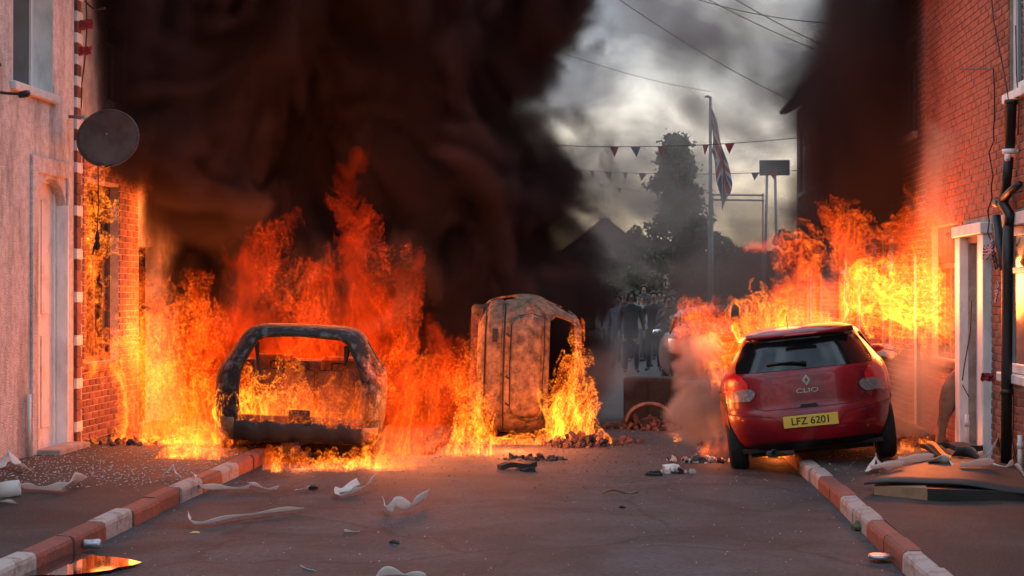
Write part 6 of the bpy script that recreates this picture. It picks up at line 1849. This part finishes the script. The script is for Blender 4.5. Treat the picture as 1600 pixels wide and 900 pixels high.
fire('back_glow', 'deep red glow added far behind the burnt-out car for its fire-lit smoke', [
    LB(350, 640, 380, 540, 20.6, .7, .6, .9), LB(480, 640, 480, 540, 20.8, .7, .5, .9), LB(600, 640, 600, 520, 20.6, .6, .5, .9), LB(690, 660, 700, 580, 20.3, .5, .4, .8)],
    .035, 39, FIRE_RED, body=1.1, edge=2.4, inner=1.2, off=.25, lights=((480, 470, 20.4, 380, .5), (650, 500, 20.5, 250, .4), (330, 450, 20.3, 220, .4)))  # added emissive volume and unseen lamps that redden the smoke between the flames
# --- overturned car
fire('overturned_car_fire', 'yellow flames licking round the foot of the overturned car', [
    LB(770, 690, 860, 692, 19.25, .13, .14, 1.0, dy=1.6), LB(860, 690, 930, 690, 19.3, .16, .13, 1.0), LB(900, 690, 895, 640, 19.4, .26, .16, 1.0), LB(880, 660, 888, 560, 20.1, .22, .12, .9), LB(893, 560, 900, 500, 20.0, .13, .05, .8), LB(830, 500, 834, 480, 19.5, .05, .05, .9), LB(745, 690, 740, 600, 19.9, .22, .16, .9), LB(745, 600, 742, 500, 20.0, .12, .05, .8), LB(760, 690, 752, 620, 19.4, .16, .10, 1.0), LB(915, 690, 918, 600, 19.6, .16, .08, .9), LB(832, 500, 838, 470, 19.45, .06, .04, 1.1)],
    .013, 40, FIRE_HOT, body=1.2, edge=13, inner=7, off=.2, cells=(.26, .09), ncell=(.17, .065, .03), lights=((800, 670, 18.5, 210, .3), (890, 650, 19.2, 55, .2), (890, 570, 20.3, 40, .2)))
# --- red hatchback
fire('flank_fire', 'orange flames bursting from the left windows of the red hatchback', [
    LB(1140, 545, 1110, 510, 18.2, .34, .30, 1.1), LB(1105, 510, 1085, 480, 18.2, .26, .16, 1.1), LB(1090, 480, 1078, 458, 18.2, .13, .06, .9), LB(1140, 520, 1165, 515, 18.0, .2, .16, .9), LB(1150, 540, 1140, 620, 17.6, .10, .06, .7)],
    .013, 41, None, body=2.4, edge=12, inner=8, off=.05, amp=.7, drift=(-.7, 0, .9), cells=(.3, .1), ncell=(.2, .08, .035), lights=((1108, 515, 18.0, 55, .2),), zmin=.4)
fire('car_roof_fire', 'row of yellow flames standing along the red hatchback roof', [
    LB(1165, 512, 1290, 500, 17.5, .14, .14, 1.15), LB(1180, 495, 1290, 480, 19.0, .25, .28, .85), LB(1225, 505, 1220, 470, 17.6, .16, .09, 1.0), LB(1255, 502, 1262, 478, 17.6, .13, .07, 1.0), LB(1190, 512, 1186, 492, 17.5, .12, .08, 1.0), LB(1300, 505, 1335, 515, 17.4, .10, .09, .9)],
    .011, 42, FIRE_HOT, body=1.6, edge=14, inner=6, amp=.6, off=.25, cells=(.2, .08), ncell=(.13, .06, .03), steps=6, lights=((1225, 470, 17.8, 14, .15),), zmin=1.2)
fire('fireball', 'large yellow-cored fireball billowing from the house right of the red hatchback', [
    LB(1465, 480, 1400, 450, 19.6, .42, .46, 1.0), LB(1400, 450, 1335, 470, 19.4, .44, .36, 1.0), LB(1340, 475, 1280, 480, 19.4, .36, .28, .8), LB(1270, 470, 1250, 400, 19.7, .35, .28, .75), LB(1340, 440, 1330, 360, 19.9, .38, .24, .8), LB(1440, 420, 1430, 350, 19.6, .36, .28, .95), LB(1470, 470, 1500, 400, 19.0, .34, .28, .95), LB(1480, 400, 1470, 350, 19.0, .26, .14, .9), LB(1425, 350, 1415, 312, 19.7, .16, .08, .8), LB(1380, 500, 1350, 560, 18.9, .22, .14, .8)],
    .016, 43, None, body=1.8, edge=9, inner=6, off=.12, drift=(-.6, 0, .8), lights=((1400, 450, 19.2, 240, .45), (1300, 430, 19.5, 90, .4), (1425, 440, 18.6, 190, .35), (1330, 300, 20.5, 35, .4)), zmin=.5)
fire('fireball_core', 'white-hot heart of the fireball by the right-hand house', [
    LB(1410, 462, 1380, 445, 19.0, .32, .30, 1.0), LB(1440, 470, 1462, 430, 19.0, .24, .16, .95), LB(1360, 475, 1330, 495, 19.0, .18, .08, .9), LB(1420, 420, 1425, 385, 19.1, .14, .08, .85)],
    .014, 44, FIRE_HOT, body=4.0, edge=16, inner=14, off=.05, amp=.65, drift=(-.6, 0, .8), zmin=.8)
fire('house_window_fire', 'flames outlining the burning ground-floor window of right-hand brick house', [
    LB(1480, 550, 1505, 550, 19.0, .08, .09, 1.0, Y1=18.2), LB(1508, 540, 1508, 360, 18.15, .10, .13, 1.0), LB(1475, 545, 1475, 480, 19.3, .08, .10, .9), LB(1492, 540, 1493, 430, 18.7, .09, .12, .8), LB(1505, 390, 1512, 345, 18.1, .16, .06, 1.0)],
    .012, 45, FIRE_HOT, body=1.0, edge=15, amp=.75, off=.12, inner=8, cells=(.22, .08), ncell=(.13, .06, .03), lights=((1495, 480, 18.4, 45, .2),), zmin=.9)
fire('drifting_flame', 'small detached flame floating in smoke left of the fireball', [
    LB(1170, 388, 1215, 378, 20.0, .06, .10, 1.0)], .012, 46, FIRE_RED, body=5, edge=8, amp=.5, off=.2, inner=5, cells=(.15, .06), ncell=(.10, .05, .025), steps=5, drift=(-.5, 0, .3), zmin=1)
def flamelets(name, label, spots, seed, lights=(), zmin=0.0):
    return fire(name, label, [LB(x, y, x + dx, y - h, Y, r, r * .45, 1.0) for x, y, dx, h, Y, r in spots], .012, seed, FIRE_HOT, body=3, edge=14, amp=.5, off=.2, inner=6, cells=(.15, .06), ncell=(.10, .045, .025), steps=5, lights=lights, zmin=zmin)
flamelets('wheel_fire', 'small flame on the road beside the left rear wheel of the red hatchback', [(1105, 704, 0, 12, 17.6, .09), (1120, 700, -2, 18, 17.7, .11), (1132, 692, -4, 20, 17.8, .07)], 51, ((1118, 690, 17.4, 12, .1),))
flamelets('underbody_fire', 'burning fuel on the ground beneath the red hatchback', [(1195, 706, 0, 6, 18.2, .10), (1225, 706, 0, 6, 18.2, .10), (1315, 700, 0, 8, 18.4, .08), (1345, 700, 0, 8, 18.4, .09), (1365, 700, 0, 6, 18.3, .08)], 52, ((1215, 700, 18.0, 14, .1), (1340, 696, 18.4, 14, .1)))
flamelets('pavement_embers', 'patch of low flames on the right pavement past the rear wheel', [(1410, 688, 6, 6, 17.9, .10), (1430, 684, 4, 6, 18.3, .09), (1405, 704, 0, 5, 17.3, .05)], 53, ((1418, 680, 17.9, 16, .12),), .1)
flamelets('timber_fire', 'small flame on the charred timber by the white doorway', [(1495, 712, 0, 10, 16.6, .045), (1470, 735, 0, 6, 16.0, .05), (1480, 738, 0, 6, 15.9, .045), (1508, 747, 0, 6, 15.6, .035)], 54, ((1478, 728, 16.0, 1.5, .06),), .12)
flamelets('cabinet_fire', 'tiny flame on the road right of the burnt cabinet', [(1055, 668, 0, 6, 21.0, .07), (1097, 700, 0, 10, 18.4, .07)], 55, ((1055, 664, 20.9, 5, .06),))
flamelets('scrap_fire', 'small flames among burnt scraps in front of the overturned car', [(830, 716, 0, 6, 18.2, .06), (848, 718, 0, 6, 18.1, .06), (820, 712, 0, 8, 18.4, .05)], 56, ((835, 712, 18.0, 8, .08),))

# ------------------------------------------------------------------ smoke
def smoke(name, label, lobes, vox, seed, m, dens=1.0, k=1.6, off=.15, amp=.5, cells=(1.6, .6), ncell=(1.3, .55, .25), nw=(.6, .4, .25), drift=(0, 0, .8), steps=6, step=.16, sharp=1.6, zmin=0.0, clip=None):
    lo, hi = bounds(lobes, .3, zmin)
    sh = tuple(int((hi[i] - lo[i]) / vox) + 2 for i in range(3))
    rng = np.random.default_rng(seed)
    E, X, Y, Z = lobes_field(lobes, lo, sh, vox)
    V = [a * .8 + b * .5 + d for a, b, d in zip(curl(sh, cells[0], vox, rng, (1, 1, 1.2)), curl(sh, cells[1], vox, rng, (1, 1, 1)), drift)]
    ix = np.meshgrid(*[np.arange(s, dtype=np.float32) for s in sh], indexing='ij'); c = ix
    for _ in range(steps):
        d = [trilinear(v, c) for v in V]; c = [a - b * (step / vox) for a, b in zip(c, d)]
    n = trilinear(sum(w * cubic_noise(sh, q, vox, rng) for q, w in zip(ncell, nw)), c)
    b = E * k + n * amp - off
    dd = np.clip(b * sharp, 0, 1) * dens * np.clip(1 + .4 * n, .45, 2)
    if clip is not None: dd *= clip(X, Y, Z)
    em = np.minimum.reduce([ix[0], sh[0] - 1 - ix[0], ix[1], sh[1] - 1 - ix[1], sh[2] - 1 - ix[2]])
    dd *= np.clip(em / 4, 0, 1)
    if zmin > .05: dd *= np.clip(ix[2] / 5, 0, 1)
    dd[dd < .004] = 0
    o = volume_object(name, lo, vox, dd.astype(np.float32), m); tag(o, label, 'smoke', 'smoke over the street', 'stuff'); return o
BLACK = smoke_mat('black tyre smoke', (0.072, 0.052, 0.054), 1.0)
BROWN = smoke_mat('brown smoke', (0.52, 0.42, 0.38), 1.0)
PALE = smoke_mat('pale smoke', (0.72, 0.66, 0.62), 1.0)
inside = lambda X, Y, Z: ((X > WL + .03) & (X < WR - .03)).astype(np.float32)
smoke('black_smoke_plume', 'huge black smoke plume filling the street above the burning cars', [
    LB(200, 520, 180, -60, 23.0, 1.4, 2.2, 1.2), LB(420, 480, 400, -80, 23.0, 1.6, 2.4, 1.2), LB(620, 460, 620, -80, 23.2, 1.5, 2.2, 1.2), LB(770, 420, 750, 60, 23.6, 1.0, 1.1, 1.1), LB(850, 480, 840, 270, 24.0, .8, .75, 1.0), LB(870, 300, 900, 200, 25.0, .6, .5, .5), LB(800, 130, 860, 30, 25.0, .7, .6, .5), LB(760, 40, 780, -120, 23.6, 1.0, 1.1, 1.0), LB(700, 560, 760, 420, 22.5, .6, .9, .9),
    LB(520, 360, 520, 100, 25.2, 1.7, 1.9, 1.6), LB(715, 400, 700, 100, 25.0, 1.2, 1.3, 1.6), LB(330, 400, 330, 100, 25.2, 1.7, 1.9, 1.6), LB(165, 420, 170, -40, 20.6, .9, 1.3, 1.1), LB(300, 300, 330, -60, 20.8, 1.0, 1.5, 1.0), LB(560, 380, 650, 80, 22.8, 1.2, 1.4, 1.3), LB(680, 420, 700, 250, 23.2, 1.1, 1.2, 1.2), LB(380, 660, 400, 480, 23.0, 1.0, 1.2, 1.1), LB(600, 650, 620, 480, 23.0, 1.0, 1.2, 1.1), LB(720, 640, 740, 500, 23.4, .8, .9, 1.0), LB(830, 610, 840, 480, 24.5, .7, .8, .8), LB(690, 520, 840, 470, 22.4, .8, .8, 1.2), LB(700, 620, 850, 570, 22.3, .75, .75, 1.1), LB(740, 420, 815, 330, 22.8, .8, .8, 1.1), LB(420, 470, 600, 430, 21.6, .8, .8, 1.1), LB(170, 230, 180, -60, 19.0, .55, .8, 1.2), LB(230, 200, 260, -60, 19.6, .7, 1.0, 1.1)],
    .072, 61, BLACK, dens=4.5, zmin=.0, clip=inside, drift=(.3, 0, .9), amp=.50, off=.0, sharp=1.3, ncell=(1.0, .42, .18), nw=(.6, .5, .34), steps=9)
smoke('right_smoke_plume', 'dark smoke rising over the right-hand terrace above the fireball', [
    LB(1340, 380, 1380, 180, 21.5, .70, .85, 1.2), LB(1420, 300, 1450, -60, 20.6, .9, 1.1, 1.2), LB(1310, 330, 1340, 180, 22.5, .65, .65, 1.1), LB(1370, 120, 1400, -80, 21.5, .75, .85, 1.1), LB(1275, 400, 1295, 300, 22.0, .55, .55, 1.1), LB(1300, 150, 1330, -60, 24.0, .7, .9, .5), LB(1450, 250, 1490, -40, 19.2, .5, .7, 1.1), LB(1478, 260, 1500, -60, 18.3, .42, .6, 1.1), LB(1490, 260, 1515, -60, 17.4, .45, .6, .42)],
    .075, 62, BLACK, dens=2.7, zmin=1.4, clip=lambda X, Y, Z: inside(X, Y, Z) * np.clip((Y - 16.8) / 5.5, 0, 1) ** 1.2, off=.0, sharp=.9)
smoke('drifting_smoke_veil', 'thin brown smoke veil drifting across the end of the street', [
    LB(900, 440, 900, 360, 27, .8, 1.0, .9), LB(1010, 390, 1080, 360, 27.5, .9, 1.0, .8), LB(1100, 440, 1220, 380, 26.5, 1.0, 1.1, 1.0), LB(940, 120, 1240, 200, 28, .8, 1.2, .42), LB(870, 60, 1000, -20, 27, .9, .8, .42), LB(1180, 60, 1270, -40, 26, .9, 1.0, .6), LB(1060, 480, 1160, 470, 25, .6, .7, .8), LB(940, 540, 1060, 520, 31, .8, .8, .5), LB(1010, 300, 1100, 260, 40, 1.6, 1.6, .7)],
    .10, 63, BROWN, dens=.7, zmin=.3, off=.05, sharp=1.0, amp=.6)
smoke('ground_smoke', 'grey smoke creeping over the road beside the overturned car', [
    LB(940, 640, 950, 600, 21.6, .40, .45, .9), LB(920, 620, 925, 560, 22.2, .45, .5, .8), LB(1000, 610, 1040, 600, 23.2, .4, .35, .5)],
    .06, 64, PALE, dens=.5, off=.05, sharp=1.0, cells=(.6, .25), ncell=(.5, .22, .1), step=.06)
smoke('wheel_smoke', 'orange-lit puff of smoke rolling out beside the red hatchback', [
    LB(1105, 640, 1085, 570, 17.7, .34, .32, 1.0), LB(1090, 660, 1075, 640, 17.8, .28, .25, .9), LB(1125, 600, 1100, 560, 17.9, .25, .25, .9)],
    .03, 65, PALE, dens=5.0, off=.12, sharp=1.3, cells=(.4, .16), ncell=(.3, .14, .07), step=.035, amp=.45)
smoke('wall_smoke', 'orange smoke clinging to the right brick wall above the burning window', [
    LB(1490, 380, 1500, 240, 18.2, .32, .42, 1.0), LB(1460, 330, 1475, 240, 18.8, .30, .36, .9), LB(1440, 640, 1440, 560, 18.4, .40, .40, .8), LB(1490, 560, 1500, 420, 18.0, .28, .3, .6)],
    .05, 66, PALE, dens=1.3, off=.08, sharp=1.0, cells=(.5, .2), ncell=(.4, .2, .09), step=.05, zmin=.12, clip=inside)
